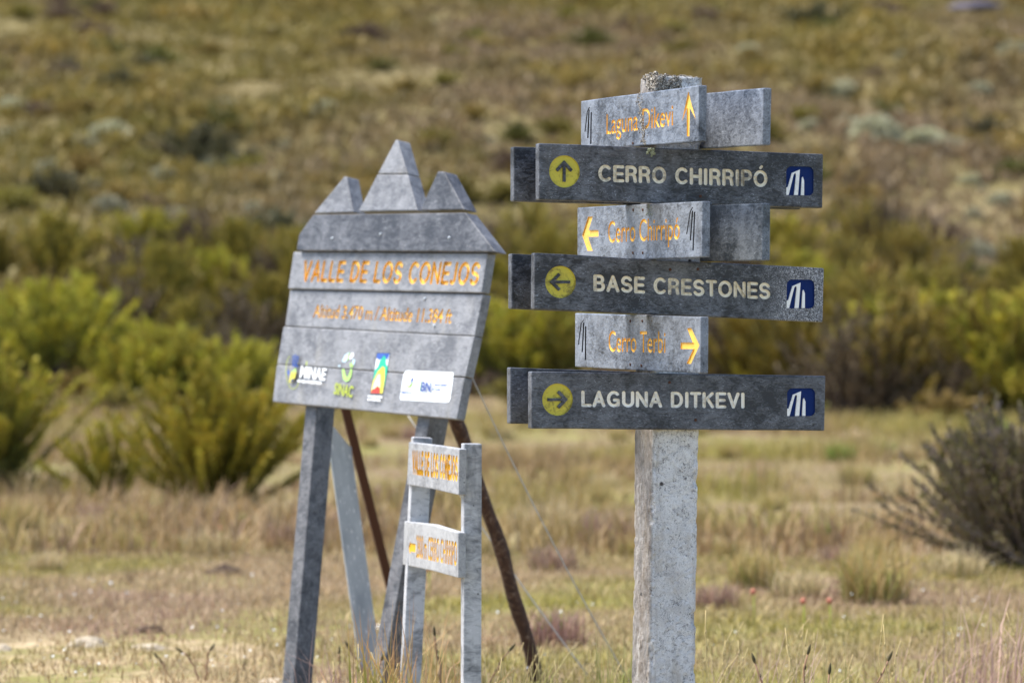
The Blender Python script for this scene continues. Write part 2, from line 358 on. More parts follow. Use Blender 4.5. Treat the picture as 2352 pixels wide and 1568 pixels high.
# ------------------------------------------------------------------ shrubs
def shoots(n, L, spread, seed_leaves, leafL, leafW, leafcol, stemcol, bare_frac=.35, stemw=.006, flat=1.0, curve=.25, tip=None, aim=None):
    """shoots from one root stock, each a thin stem set with small leaves; returns foliage and stem arrays"""
    fV, fT, fC, sV, sT, sC = [], [], [], [], [], []; nf = ns = 0
    for i in range(n):
        az = NR.random() * 6.283; el = math.pi / 2 - abs(NR.normal(0, spread)); el = max(el, .12)
        d = np.array([math.cos(az) * math.cos(el), math.sin(az) * math.cos(el), math.sin(el) * flat])
        if aim is not None: d = d + np.array(aim) * NR.random(); d /= np.linalg.norm(d)
        ln = L * (.55 + .5 * NR.random()); root = NR.normal(0, .06 * L, 3) * [1, 1, 0]
        t = np.linspace(0, 1, 6)[:, None]
        up = np.array([0, 0, 1.]); path = root + d * t * ln + up * curve * ln * t * t * (1 - d[2]) + NR.normal(0, .012 * L, (6, 3)) * t
        w_ = stemw * (1.1 - t * .8); e1 = np.cross(d, up) + 1e-4; e1 /= np.linalg.norm(e1); e2 = np.cross(e1, d)
        ring = np.stack([path + e1 * w_, path - .5 * e1 * w_ + .87 * e2 * w_, path - .5 * e1 * w_ - .87 * e2 * w_], 1).reshape(-1, 3)
        sV.append(ring); sC.append(np.tile(rand_col(1, stemcol), (len(ring), 1)))
        for a in range(5):
            for b in range(3):
                p, q_ = a * 3 + b, a * 3 + (b + 1) % 3
                sT += [(ns + p, ns + q_, ns + q_ + 3), (ns + p, ns + q_ + 3, ns + p + 3)]
        ns += len(ring)
        m = seed_leaves; u = bare_frac + (1 - bare_frac) * NR.random(m) ** .8
        c = np.stack([np.interp(u, t[:, 0], path[:, z]) for z in range(3)], 1)
        rd = NR.normal(0, 1, (m, 3)); rd /= np.linalg.norm(rd, axis=1)[:, None]
        ld = rd * .62 + d * .75 + up * .3; ld /= np.linalg.norm(ld, axis=1)[:, None]
        sd_ = np.cross(ld, NR.normal(0, 1, (m, 3))); sd_ /= np.linalg.norm(sd_, axis=1)[:, None] + 1e-6
        ll = leafL * (.6 + .7 * NR.random((m, 1))); lw = leafW * (.6 + .7 * NR.random((m, 1)))
        V = np.stack([c, c + ld * ll * .5 + sd_ * lw * .5, c + ld * ll, c + ld * ll * .5 - sd_ * lw * .5], 1).reshape(-1, 3)
        o = nf + np.arange(m)[:, None] * 4; fT.append(np.concatenate([o + [0, 1, 2], o + [0, 2, 3]], 1).reshape(-1, 3)); nf += 4 * m
        lc = rand_col(m, leafcol, .16)
        if tip is not None:
            k_ = np.clip((u - .5) / .4, 0, 1)[:, None] * (.4 + .6 * NR.random()); lc = lc * (1 - k_) + rand_col(m, tip) * k_
        fV.append(V); fC.append(np.repeat(lc, 4, 0))
    return (np.concatenate(fV), np.concatenate(fT), np.concatenate(fC)), (np.concatenate(sV), np.array(sT), np.concatenate(sC))
GREEN = [(.19, .185, .02), (.24, .215, .027), (.135, .142, .018), (.28, .23, .032)]; TIP = [(.50, .45, .045), (.42, .42, .045), (.56, .43, .06)]
OLIVE = [(.16, .142, .024), (.19, .162, .03), (.115, .108, .02), (.22, .17, .032)]; OTIP = [(.35, .28, .045), (.29, .25, .042), (.38, .285, .05)]
DGREEN = [(.13, .14, .022), (.16, .16, .028), (.10, .115, .02), (.2, .18, .03)]
STEM = [(.07, .05, .036), (.10, .075, .055), (.05, .037, .026)]; GREY = [(.23, .19, .165), (.30, .25, .22), (.17, .13, .11)]
def two_mesh(A): return tri_mesh('foliage', *A[0]), tri_mesh('stems', *A[1])
def one_mesh(A):
    (a, b, c), (d, e, f) = A; return tri_mesh('shrub', np.concatenate([a, d]), np.concatenate([b, e + len(a)]), np.concatenate([c, f]))
def near_shrub(label, px, py, A, s=1.0, rz=0.0, group=None, d0=9.0, name='leafy_shrub'):
    p = on_ground(px, py, d0); r = thing(name, label, 'shrub', (p.x, p.y, p.z - .03), group)
    r.scale = (s, s, s); r.rotation_euler.z = rz; f, st = two_mesh(A)
    mesh_obj('foliage', f, M['veg'], r); mesh_obj('stems', st, M['twig'], r); return r
near_shrub('bright yellow-green bushy shrub rising in spiky shoots just left of the three-peaked sign', 505, 1158,
           shoots(160, 1.16, .74, 320, .054, .017, GREEN, STEM, .10, .008, .82, .5, TIP), 1.0)
near_shrub('small low green shrub at the left foot of the bright bushy shrub', 262, 1150,
           shoots(26, .62, .6, 220, .055, .018, GREEN, STEM, .12, .008, 1, .2, TIP, (-.5, 0, .3)), 1.0)
near_shrub('dark green shrub cut off by the left edge of the photo above the pale turf', -20, 1128,
           shoots(130, 1.12, .5, 280, .062, .021, DGREEN, STEM, .1, .009, 1, .25, TIP), 1.0)
near_shrub('grey-brown half bare shrub fanning out its twigs at the right edge of the photo', 2392, 1302,
           shoots(230, 1.05, .60, 130, .048, .015, [(.18, .14, .095), (.21, .165, .11), (.13, .125, .035), (.16, .145, .04)], [(.15, .11, .085), (.21, .16, .13), (.10, .07, .055)], .08, .011, 1, .2, [(.27, .215, .165), (.2, .2, .05)], (-.75, 0, -.05)), .86, name='half_bare_shrub')
near_shrub('thin green shrub standing at the left flank of the grey half bare shrub', 2265, 1285,
           shoots(34, 1.05, .4, 170, .05, .016, OLIVE, STEM, .2, .008, 1, .15, None, (-.45, 0, .3)), .72, d0=9)
SH = [shoots(85, 1.0, .62, 120, .08, .03, OLIVE, STEM, .3, .012, 1.0, .3, OTIP), shoots(85, 1.0, .75, 120, .08, .03, DGREEN, STEM, .35, .014, .9, .3, TIP),
      shoots(85, 1.0, .6, 100, .08, .03, [(.22, .18, .04), (.27, .205, .05), (.16, .145, .03)], GREY, .3, .012, 1.0, .25, [(.38, .28, .06), (.33, .28, .05)]), shoots(120, 1.0, .7, 22, .09, .03, [(.12, .09, .045), (.15, .11, .06)], STEM, .3, .016, 1, .2)]
PROTO = [two_mesh(a) for a in SH]; LOW = [one_mesh(shoots(60, 1.0, .8, 34, .15, .06, c, STEM, .3, .014, .8, .3, t_)) for c, t_ in (
    ([(.17, .15, .03), (.20, .17, .035), (.14, .13, .028)], [(.26, .22, .045)]), ([(.11, .115, .028), (.14, .135, .03)], None), ([(.24, .19, .05), (.28, .21, .06), (.2, .165, .045)], [(.34, .25, .07)]), ([(.15, .11, .06), (.2, .14, .09)], None), ([(.12, .11, .045), (.09, .085, .04)], None))]
for m_ in LOW: m_.materials.append(M['veg'])
for f, st in PROTO: f.materials.append(M['veg']); st.materials.append(M['twig'])
def place_shrub(kind, x, y, s, rz, label, group, name='moor_shrub', sink=.05):
    r = thing(name, label, 'shrub', (x, y, gz(x, y) - sink), group); r.scale = (s * R.uniform(.8, 1.0), s * R.uniform(.8, 1.0), s); r.rotation_euler.z = rz
    for nm, me in zip(('foliage', 'stems'), PROTO[kind]): link(bpy.data.objects.new(nm, me), r)
    return r
# tall shrubs along the foot of the slope: (base px, base py, height px, kind, words)
FOOT = [(140, 900, 300, 1, 'tall dark green shrub on bare dark stems at the left, behind the pale turf'), (20, 880, 250, 1, 'dark green shrub at the left edge behind the tall dark stemmed one'),
        (330, 905, 200, 1, 'spreading green shrub arching over bare ground behind the bright spiky shrub'), (430, 885, 210, 0, 'yellow-green shrub touching the right side of the arching shrub'),
        (540, 880, 230, 3, 'brown twiggy shrub in the gap behind the left edge of the three-peaked sign'), (620, 880, 190, 3, 'grey-brown bare shrub close to the lower left corner of the three-peaked sign'),
        (500, 860, 170, 1, 'small dark green shrub between the yellow-green shrub and the brown twiggy one'),
        (1180, 905, 250, 1, 'dark shrub in the gap between the two signposts'), (1090, 890, 220, 3, 'brown shrub peeping past the right edge of the three-peaked sign'), (1290, 900, 230, 0, 'olive shrub behind the left ends of the lowest dark board'),
        (1660, 930, 290, 3, 'brown shrub just right of the concrete post behind the Cerro Terbi board'), (1740, 940, 300, 0, 'green shrub under the right end of the second long dark board'), (1850, 945, 310, 0, 'yellow-green shrub behind the right tip of the lowest dark board'),
        (1960, 960, 270, 3, 'dark twiggy shrub next to the right tip of the lowest dark board'), (2060, 955, 300, 2, 'golden shrub in the middle of the right-hand thicket'), (2150, 955, 330, 1, 'dark green shrub in the thicket above the grey half bare shrub'),
        (2250, 965, 290, 0, 'yellow-green shrub near the right end of the thicket'), (2340, 965, 340, 1, 'dark green shrub where the thicket meets the right edge of the photo'), (2010, 962, 200, 3, 'low brown shrub in the dark foot of the thicket'), (2200, 970, 180, 3, 'low bare shrub before the dark green one in the thicket'), (2290, 972, 170, 1, 'low dark shrub at the thicket foot near the right edge')]
for px, py, hp, kd, lab in FOOT:
    p = on_ground(px, py, 28.); place_shrub(kd, p.x, p.y, hp * p.y / F * .95, R.random() * 6, lab, 'tall shrubs at the foot of the slope')
def zone(px, py):
    if py > 640: return f'at the far edge of the meadow, {"left" if px < 780 else "middle" if px < 1570 else "right"}'
    c = 'far left' if px < 420 else 'left' if px < 900 else 'middle' if px < 1300 else 'centre right' if px < 1800 else 'far right'
    r = 'high up' if py < 160 else 'halfway up' if py < 380 else 'low down'
    return f'{r} the hillside at the {c} of the photo'
for i in range(84):   # second line, just up the slope
    px = R.uniform(-20, 2370); d = R.uniform(51, 68)
    if 1320 < px < 1560 and R.random() < .5: continue
    x = (px - 1176) / F * d; kd = R.choice([0, 0, 0, 2, 2, 3, 1]); s = R.uniform(1.0, 1.7)
    word = ['yellow-green', 'dark green', 'golden', 'brown twiggy'][kd]
    place_shrub(kd, x, d, s, R.random() * 6, f'{word} shrub in the thicket at the slope foot, {"left of the three-peaked sign" if px < 640 else "right of the board post" if px > 1880 else "behind the signs"}', f'{word} shrubs in the slope foot thicket')
for i in range(30):   # dark low row added to stand in for shade under the thicket
    px = R.uniform(1590, 2380) if i < 20 else R.uniform(300, 640); d = R.uniform(44, 50); x = (px - 1176) / F * d; kd = R.choice([1, 3, 3, 1]); word = ['', 'dark green', '', 'brown twiggy'][kd]
    place_shrub(kd, x, d, R.uniform(.7, 1.15), R.random() * 6, f'low {word} shrub added for shade under the thicket, {"right of the concrete post" if px > 1000 else "left of the three-peaked sign"}', f'low {word} shrubs added for shade under the thicket')
# rounded pale silvery shrubs
def dome(seed):
    n = 700; d = NR.normal(0, 1, (n, 3)); d[:, 2] = np.abs(d[:, 2]) * .9; d /= np.linalg.norm(d, axis=1)[:, None]
    lump = 1 + .28 * fbm(d * 2.2, 2, seed)
    P = d * [.5, .5, .62] * lump[:, None] * (.72 + .28 * NR.random((n, 1)) ** .4) + [0, 0, .05]
    m = 5; c = np.repeat(P, m, 0) + NR.normal(0, .02, (n * m, 3)); ld = np.repeat(d, m, 0) * .6 + NR.normal(0, .55, (n * m, 3)) + [0, 0, .25]; ld /= np.linalg.norm(ld, axis=1)[:, None]
    sd_ = np.cross(ld, NR.normal(0, 1, (n * m, 3))); sd_ /= np.linalg.norm(sd_, axis=1)[:, None]
    ll = .11 * (.6 + .7 * NR.random((n * m, 1))); lw = ll * .42
    V = np.stack([c, c + ld * ll * .5 + sd_ * lw, c + ld * ll, c + ld * ll * .5 - sd_ * lw], 1).reshape(-1, 3); o = np.arange(n * m)[:, None] * 4
    T = np.concatenate([o + [0, 1, 2], o + [0, 2, 3]], 1).reshape(-1, 3)
    lc = rand_col(n * m, [(.43, .41, .26), (.51, .48, .33), (.32, .32, .19), (.39, .36, .23)], .12)
    me = tri_mesh('pale_shrub', V, T, np.repeat(lc, 4, 0)); me.materials.append(M['veg']); return me
DOME = [dome(s) for s in (1, 2, 3, 4)]
PALE = [(25, 262, 80), (20, 320, 60), (165, 322, 70), (195, 345, 80), (255, 325, 110), (225, 350, 60), (515, 250, 70), (750, 262, 85), (560, 285, 50), (300, 395, 62), (60, 445, 95), (135, 530, 110), (250, 490, 90), (345, 540, 130), (415, 535, 80), (410, 510, 80),
        (500, 395, 120), (460, 385, 70), (575, 440, 75), (590, 490, 85), (640, 420, 60), (430, 250, 50), (375, 420, 80), (110, 395, 70), (655, 340, 60), (35, 560, 90), (230, 545, 60), (270, 610, 50), (60, 690, 50),
        (1930, 225, 95), (2010, 322, 130), (1960, 300, 90), (2120, 330, 120), (2180, 350, 90), (2060, 270, 70), (2330, 135, 95), (2250, 215, 60), (1660, 40, 50), (1720, 120, 55), (2235, 595, 110), (2085, 575, 120), (1990, 560, 90), (2335, 590, 100), (2150, 560, 70), (2060, 530, 90), (1950, 510, 70), (2300, 470, 70), (2230, 420, 60), (1000, 60, 40), (870, 70, 40), (1120, 330, 50), (1860, 300, 60), (2300, 330, 60), (1700, 560, 60), (1760, 590, 60), (2140, 250, 50), (950, 200, 45)]
for i in range(46): PALE.append((R.gauss(300, 190), R.uniform(240, 600), R.uniform(28, 55)) if i < 26 else (R.uniform(1880, 2350), R.uniform(110, 600), R.uniform(28, 50)))
PALE = [q_ for q_ in PALE if q_[0] > -30]
for i, (px, py, wp) in enumerate(PALE):
    p = on_ground(px, py, 40.); s = wp * p.y / F * .92; z_ = zone(px, py)
    o = bpy.data.objects.new('pale_shrub', DOME[i % 4]); link(o); o.location = (p.x, p.y, p.z - .1 * s); o.scale = (s, s, s * R.uniform(.55, .8)); o.rotation_euler.z = R.random() * 6
    tag(o, f'pale silvery rounded shrub {z_}', 'shrub', f'pale shrubs {z_}')
# the darker and yellower shrubs one can tell apart on the slope
def hill_shrub(kd, x, y, s):
    o = bpy.data.objects.new('hill_shrub', LOW[kd]); link(o); o.location = (x, y, gz(x, y) - .06 * s); o.scale = (s * 1.3, s * 1.3, s); o.rotation_euler.z = R.random() * 6
    py = 784 - F * (gz(x, y) - CZ) / y; px = 1176 + F * x / y; z_ = zone(px, py); wd = ['yellow-green', 'dark green', 'golden brown', 'brown twiggy', 'blackish green'][kd]
    tag(o, f'{wd} low shrub {z_}', 'shrub', f'{wd} shrubs {z_}')
for i in range(235):
    d = 62 + 105 * R.random() ** .9; x = R.uniform(-.168, .168) * d
    hill_shrub(R.choice([0, 0, 0, 1, 2, 2, 2, 2, 3, 3]), x, d, R.uniform(.45, .9))
for px, py, s in ((455, 375, 1.3), (490, 395, 1.1), (270, 215, .9), (150, 185, .9), (130, 475, 1.1), (330, 175, .9), (1870, 70, 1.3), (620, 585, 1.2), (2260, 330, .9)):
    p = on_ground(px, py, 40.); hill_shrub(4, p.x, p.y, s)
for i in range(30): hill_shrub(R.choice([0, 1, 2, 3, 3, 0]), *(lambda d: (R.uniform(-.165, .165) * d, d))(R.uniform(37, 49)), R.uniform(.25, .6))
# rock outcrop high on the slope
def rock_mesh(s, seed, sub=3, flat=.6):
    bm = bmesh.new(); bmesh.ops.create_icosphere(bm, subdivisions=sub, radius=1)
    P = np.array([v.co[:] for v in bm.verts]); n = 1 + .35 * fbm(P * 1.3, 3, seed) + .12 * fbm(P * 4, 2, seed + 5)
    for v, q_ in zip(bm.verts, P * n[:, None] * np.array(s) * [1, 1, flat]): v.co = q_
    return bm_to_mesh(bm, 'rock')
for px, py, wp, lab in ((2240, 25, 140, 'dark violet rock outcrop high on the slope at the top right corner'), (1290, 14, 70, 'small dark rock outcrop at the top edge near the middle')):
    p = on_ground(px, py, 80.); s = wp * p.y / F * .5
    tag(mesh_obj('rock_outcrop', rock_mesh((s, s, s * .5), int(px)), M['outcrop'], frame=Matrix.Translation((p.x, p.y, p.z))), lab, 'rock')

# ------------------------------------------------------------------ planks, lettering, inlays
class Plane:
    """a board's front plane: origin, right, away, up; pixels of the reference can be cast onto it"""
    def __init__(s, O, U, N, UP): s.O, s.U, s.N, s.UP = map(Vector, (O, U, N, UP))
    def frame(s): 
        m = Matrix((s.U, s.N, s.UP)).transposed().to_4x4(); m.translation = s.O; return m
    def at(s, px, py):
        r = ray(px, py); c = Vector((0, 0, CZ)); t = (s.O - c).dot(s.N) / r.dot(s.N); p = c + r * t - s.O
        return Vector((p.dot(s.U), p.dot(s.UP)))
    def shifted(s, dy): return Plane(s.O + s.N * dy, s.U, s.N, s.UP)
def prism(polys, y0, y1, bevel=0, name='board'):
    bm = bmesh.new()
    for poly in polys:
        vs = [bm.verts.new((p[0], y0, p[1])) for p in poly]; f = bm.faces.new(vs)
        r = bmesh.ops.extrude_face_region(bm, geom=[f]); bmesh.ops.translate(bm, vec=(0, y1 - y0, 0), verts=[e for e in r['geom'] if isinstance(e, bmesh.types.BMVert)])
    bmesh.ops.recalc_face_normals(bm, faces=bm.faces)
    if bevel: bmesh.ops.bevel(bm, geom=list(bm.edges), offset=bevel, segments=2, profile=.6, affect='EDGES')
    return bm
def text2d(txt, bold):
    cu = bpy.data.curves.new('t', 'FONT'); cu.body = txt; cu.size = 1; cu.offset = bold; cu.resolution_u = 4
    o = bpy.data.objects.new('t', cu); COL.objects.link(o); dg = bpy.context.evaluated_depsgraph_get()
    me = bpy.data.meshes.new_from_object(o.evaluated_get(dg)); V = np.array([v.co[:2] for v in me.vertices]); Fc = [list(p.vertices) for p in me.polygons]
    bpy.data.objects.remove(o); bpy.data.curves.remove(cu); bpy.data.meshes.remove(me); return V, Fc
CAP = text2d('H', 0)[0][:, 1].max()
def lettering(pl, txt, bl, br, top, bold=.02):
    """flat letters mapped on the plane: baseline from pixel bl to br, capital height up to pixel top above bl"""
    V, Fc = text2d(txt, bold); a, b, t = pl.at(*bl), pl.at(*br), pl.at(*top); x0, x1 = V[:, 0].min(), V[:, 0].max()
    h = (t.y - a.y) / CAP
    ux = (V[:, 0] - x0) / (x1 - x0)
    P = np.stack([a.x + (b.x - a.x) * ux, a.y + (b.y - a.y) * ux + V[:, 1] * h], 1)
    return P, Fc
def _arc(cx, cy, rx, ry, a0, a1, n=14): return [(cx + rx * math.cos(math.radians(a0 + (a1 - a0) * i / n)), cy + ry * math.sin(math.radians(a0 + (a1 - a0) * i / n))) for i in range(n + 1)]
GL = {'C': (.74, [_arc(.40, .5, .30, .405, 48, 312)]), 'E': (.60, [[(.1, .905), (.1, .095)], [(.1, .905), (.53, .905)], [(.1, .5), (.49, .5)], [(.1, .095), (.53, .095)]]),
      'R': (.66, [[(.1, .905), (.1, .095)], [(.1, .905), (.36, .905)] + _arc(.36, .695, .19, .21, 90, -90, 8) + [(.1, .485)], [(.38, .485), (.50, .40), (.55, .095)]]), 'O': (.80, [_arc(.40, .5, .305, .405, -4, 184), _arc(.40, .5, .305, .405, 176, 364)]),
      'H': (.70, [[(.1, .905), (.1, .095)], [(.6, .905), (.6, .095)], [(.1, .5), (.6, .5)]]), 'I': (.24, [[(.12, .905), (.12, .095)]]), 'P': (.64, [[(.1, .905), (.1, .095)], [(.1, .905), (.36, .905)] + _arc(.36, .675, .19, .23, 90, -90, 8) + [(.1, .445)]]),
      'B': (.66, [[(.1, .905), (.1, .095)], [(.1, .905), (.36, .905)] + _arc(.36, .71, .16, .195, 90, -90, 8) + [(.1, .515)], [(.1, .095), (.38, .095)] + _arc(.38, .305, .18, .21, -90, 90, 8) + [(.1, .512)]]),
      'A': (.72, [[(.09, .09), (.36, .91)], [(.36, .91), (.63, .09)], [(.2, .345), (.52, .345)]]), 'S': (.66, [_arc(.33, .70, .22, .205, 25, 270, 12) + _arc(.33, .30, .23, .205, 90, -155, 12)[1:]]),
      'T': (.62, [[(.08, .905), (.54, .905)], [(.31, .905), (.31, .095)]]), 'N': (.70, [[(.1, .095), (.1, .905)], [(.1, .905), (.6, .095)], [(.6, .095), (.6, .905)]]), 'L': (.56, [[(.1, .905), (.1, .095)], [(.1, .095), (.5, .095)]]),
      'G': (.78, [_arc(.40, .5, .30, .405, 48, 325), [(.44, .44), (.65, .44)], [(.65, .44), (.65, .14)]]), 'U': (.70, [[(.1, .905), (.1, .36)] + _arc(.35, .345, .25, .25, 180, 360, 12) + [(.6, .905)]]), 'D': (.72, [[(.1, .905), (.1, .095)], [(.1, .905), (.32, .905)] + _arc(.32, .5, .29, .405, 90, -90, 14) + [(.1, .095)]]),
      'K': (.68, [[(.1, .905), (.1, .095)], [(.1, .42), (.56, .905)], [(.28, .60), (.58, .095)]]), 'V': (.70, [[(.09, .905), (.35, .09)], [(.35, .09), (.61, .905)]]), 'J': (.46, [[(.34, .905), (.34, .3)] + _arc(.2, .27, .14, .175, 0, -140, 8)]), ' ': (.34, [])}
def buffer_line(pts, r):
    """outline of a routed groove: the centre line widened, with round ends"""
    P = [Vector(p) for p in pts]; n = len(P); Lf, Rt = [], []
    for i in range(n):
        d = (P[min(i + 1, n - 1)] - P[max(i - 1, 0)]).normalized(); o = Vector((-d.y, d.x)) * r; Lf.append(P[i] + o); Rt.append(P[i] - o)
    d1 = (P[-1] - P[-2]).normalized(); a1 = math.atan2(d1.y, d1.x); d0 = (P[0] - P[1]).normalized(); a0 = math.atan2(d0.y, d0.x)
    c1 = [P[-1] + Vector((math.cos(a1 + math.pi / 2 - t), math.sin(a1 + math.pi / 2 - t))) * r for t in (math.pi * k_ / 6 for k_ in range(1, 6))]
    c0 = [P[0] + Vector((math.cos(a0 + math.pi / 2 - t), math.sin(a0 + math.pi / 2 - t))) * r for t in (math.pi * k_ / 6 for k_ in range(1, 6))]
    return Lf + c1 + Rt[::-1] + c0
def routed(pl, txt, bl, br, top, y1, r=.095, accent=True):
    polys = []; x = 0
    for ch in txt:
        acc = ch == 'Ó'; w_, ls = GL['O' if acc else ch]
        for l in ls: polys.append([(p[0] + x, p[1]) for p in buffer_line(l, r)])
        if acc: polys.append([(p[0] + x, p[1]) for p in buffer_line([(.40, 1.13), (.47, 1.22)], r * .8)])
        x += w_ + .075
    x1 = x - .075; a, b, t = pl.at(*bl), pl.at(*br), pl.at(*top); h = t.y - a.y; bm = bmesh.new()
    for i, po_ in enumerate(polys):
        q_ = [(a.x + (b.x - a.x) * p[0] / x1, a.y + (b.y - a.y) * p[0] / x1 + p[1] * h) for p in po_]
        b2 = prism([q_], -.01 - .00011 * (i % 7), y1 - .00013 * (i % 5)); me = bpy.data.meshes.new('t'); b2.to_mesh(me); b2.free(); bm.from_mesh(me); bpy.data.meshes.remove(me)
    return bm
def solid(P, Fc, y0, y1):
    bm = bmesh.new(); vs = [bm.verts.new((p[0], y0, p[1])) for p in P]
    for f in Fc:
        try: bm.faces.new([vs[i] for i in f])
        except ValueError: pass
    bmesh.ops.remove_doubles(bm, verts=bm.verts, dist=2e-5)
    bmesh.ops.dissolve_degenerate(bm, edges=bm.edges, dist=1e-5)
    r = bmesh.ops.extrude_face_region(bm, geom=list(bm.faces)); bmesh.ops.translate(bm, vec=(0, y1 - y0, 0), verts=[e for e in r['geom'] if isinstance(e, bmesh.types.BMVert)])
    bmesh.ops.recalc_face_normals(bm, faces=bm.faces); return bm
def carve(name, bm_board, inlays, mat, parent, frame, label=None, mats=None):
    """cut inlays [(part name, bmesh cutter, material)] into the board; the faces of each recess become that part's own mesh"""
    board = bpy.data.objects.new('tmp_board', bm_to_mesh(bm_board, 'tmp')); COL.objects.link(board)
    for i in range(len(inlays) + 1): board.data.materials.append(mat if i == 0 else inlays[i - 1][2])
    tmp = []
    for i, (nm, cb, cm) in enumerate(inlays):
        for f in cb.faces: f.material_index = i + 1
        c = bpy.data.objects.new('tmp_cut', bm_to_mesh(cb, 'tmpc')); COL.objects.link(c)
        for j in range(len(inlays) + 1): c.data.materials.append(mat if j == 0 else inlays[j - 1][2])
        md = board.modifiers.new('b', 'BOOLEAN'); md.operation = 'DIFFERENCE'; md.solver = 'EXACT'; md.object = c; md.use_self = (nm == 'lettering'); md.material_mode = 'INDEX'; tmp.append(c)
    bpy.context.view_layer.update(); dg = bpy.context.evaluated_depsgraph_get()
    me = bpy.data.meshes.new_from_object(board.evaluated_get(dg)); bpy.data.objects.remove(board)
    for c in tmp: bpy.data.objects.remove(c)
    out = None
    for i in range(len(inlays) + 1):
        bm = bmesh.new(); bm.from_mesh(me); kill = [f for f in bm.faces if f.material_index != i]
        if len(kill) == len(bm.faces): bm.free(); continue
        bmesh.ops.delete(bm, geom=kill, context='FACES')
        for f in bm.faces: f.material_index = 0
        m2 = bm_to_mesh(bm, name if i == 0 else inlays[i - 1][0])
        if i == 0: out = mesh_obj(name, m2, mat, parent, frame=frame); 
        else: mesh_obj(inlays[i - 1][0], m2, inlays[i - 1][2], out)
    if label: out['label'] = label
    return out
def pxpoly(pl, pts): return [pl.at(*p) for p in pts]
def stroke(pts, w0):
    """thin quads along a pixel polyline"""
    out = []
    for (a, b) in zip(pts[:-1], pts[1:]):
        out.append([(a[0] - w0, a[1]), (a[0] + w0, a[1]), (b[0] + w0, b[1]), (b[0] - w0, b[1])])
    return out
def zc(ox, oy, sc): return lambda *p: [((ox + x * sc) / 1.27551, (oy + y * sc) / 1.27551) for x, y in p]
z1 = zc(1450, 200, .26786); z2 = zc(1950, 200, .31888); z3 = zc(1470, 580, .26786); z4 = zc(1940, 560, .2551); z5 = zc(1470, 900, .26786); z6 = zc(1940, 900, .2551)

# ------------------------------------------------------------------ the concrete fingerpost with its boards
A = math.radians(17.7); U = Vector((math.cos(A), math.sin(A), 0)); N = Vector((-math.sin(A), math.cos(A), 0)); UPV = Vector((0, 0, 1)); PS = .125
PC = Vector(((1536 - 1176) / F * 8, 8.0, 0)); TB, TS = .030, .021
post = thing('signpost', 'rough grey concrete post with dark and grey direction boards on four sides, in sharp focus', 'signpost', (PC.x, PC.y, 0))
def post_mesh(top):
    ns, nrow = 36, 420; zz = np.linspace(-.12, top, nrow); per = []
    for sx_, sy_, ex, ey in ((-1, -1, 1, -1), (1, -1, 1, 1), (1, 1, -1, 1), (-1, 1, -1, -1)):
        for t in np.linspace(0, 1, ns, endpoint=False): per.append((sx_ + (ex - sx_) * t, sy_ + (ey - sy_) * t))
    per = np.array(per) * PS / 2
    r_ = .006; lim = PS / 2 - r_; cl = np.clip(per, -lim, lim); dv = per - cl; ln = np.linalg.norm(dv, axis=1)[:, None]
    per = np.where(ln > 1e-9, cl + dv / np.maximum(ln, 1e-9) * np.minimum(ln, r_), per); nrm = per - np.clip(per, -lim + .02, lim - .02); nrm /= np.linalg.norm(nrm, axis=1)[:, None]
    P = np.concatenate([np.repeat(per[None], nrow, 0), np.repeat(np.repeat(zz[:, None, None], len(per), 1), 1, 2)], 2); Nn = np.concatenate([np.repeat(nrm[None], nrow, 0), np.zeros((nrow, len(per), 1))], 2)
    Q = P + 5; corner = (np.abs(per[:, 0]) > .052) & (np.abs(per[:, 1]) > .052)
    d = .0016 * fbm(Q * 160, 2, 3) + .0024 * fbm(Q * 55, 3, 8) + .002 * fbm(Q * 14, 2, 13)
    chip = np.clip(fbm(Q * 30, 2, 17) - .12, 0, 1) * corner[None] * .03
    P = P + Nn * (d - chip)[..., None]
    P[-1, :, 2] += .003 * fbm(Q[-1] * 60, 2, 5); P[-3:, :, :2] *= .985
    V = P.reshape(-1, 3); m = len(per); q = (np.arange(nrow - 1)[:, None] * m + np.arange(m)[None]); q2 = (np.arange(nrow - 1)[:, None] * m + (np.arange(m)[None] + 1) % m)
    Tq = np.stack([q, q2, q2 + m, q + m], -1).reshape(-1, 4)
    tr = np.concatenate([Tq[:, [0, 1, 2]], Tq[:, [0, 2, 3]]]); V = np.concatenate([V, [[0, 0, top + .002]]]); L0 = (nrow - 1) * m
    cap = np.array([(L0 + i, L0 + (i + 1) % m, len(V) - 1) for i in range(m)])
    return tri_mesh('post', V, np.concatenate([tr, cap]), smooth=True)
TOPZ = CZ + (784 - 181) / F * 8
pm = Matrix((U, N, UPV)).transposed().to_4x4()
lean = Matrix.Translation((0, 0, 1.5)) @ Matrix.Rotation(math.radians(.8), 4, 'Y') @ Matrix.Translation((0, 0, -1.5))
po = mesh_obj('post', post_mesh(TOPZ), M['concrete'], post); po.matrix_basis = lean @ pm
def crust(name, pts, r0, r1, mat, parent, seed, local=True):
    bm = bmesh.new()
    for i, (p, nrm) in enumerate(pts):
        r_ = r0 + (r1 - r0) * R.random() ** 2; b2 = bmesh.new(); bmesh.ops.create_icosphere(b2, subdivisions=2, radius=r_)
        for v in b2.verts:
            f = .75 + .5 * R.random(); v.co = Vector(v.co) * f
            v.co -= nrm * v.co.dot(nrm) * .35; v.co += p
        me = bpy.data.meshes.new('t'); b2.to_mesh(me); b2.free(); bm.from_mesh(me); bpy.data.meshes.remove(me)
    return mesh_obj(name, bm_to_mesh(bm, name), mat, parent)
pts = []
for i in range(170):
    x, y = R.uniform(-.066, .062), R.uniform(-.066, .03)
    if x > -.005 and R.random() < .7: continue
    h = TOPZ + .001 + R.uniform(-.006, .008) * (1 if x < -.02 else .4)
    pts.append((Vector((x, y, h)), Vector((0, 0, 1))))
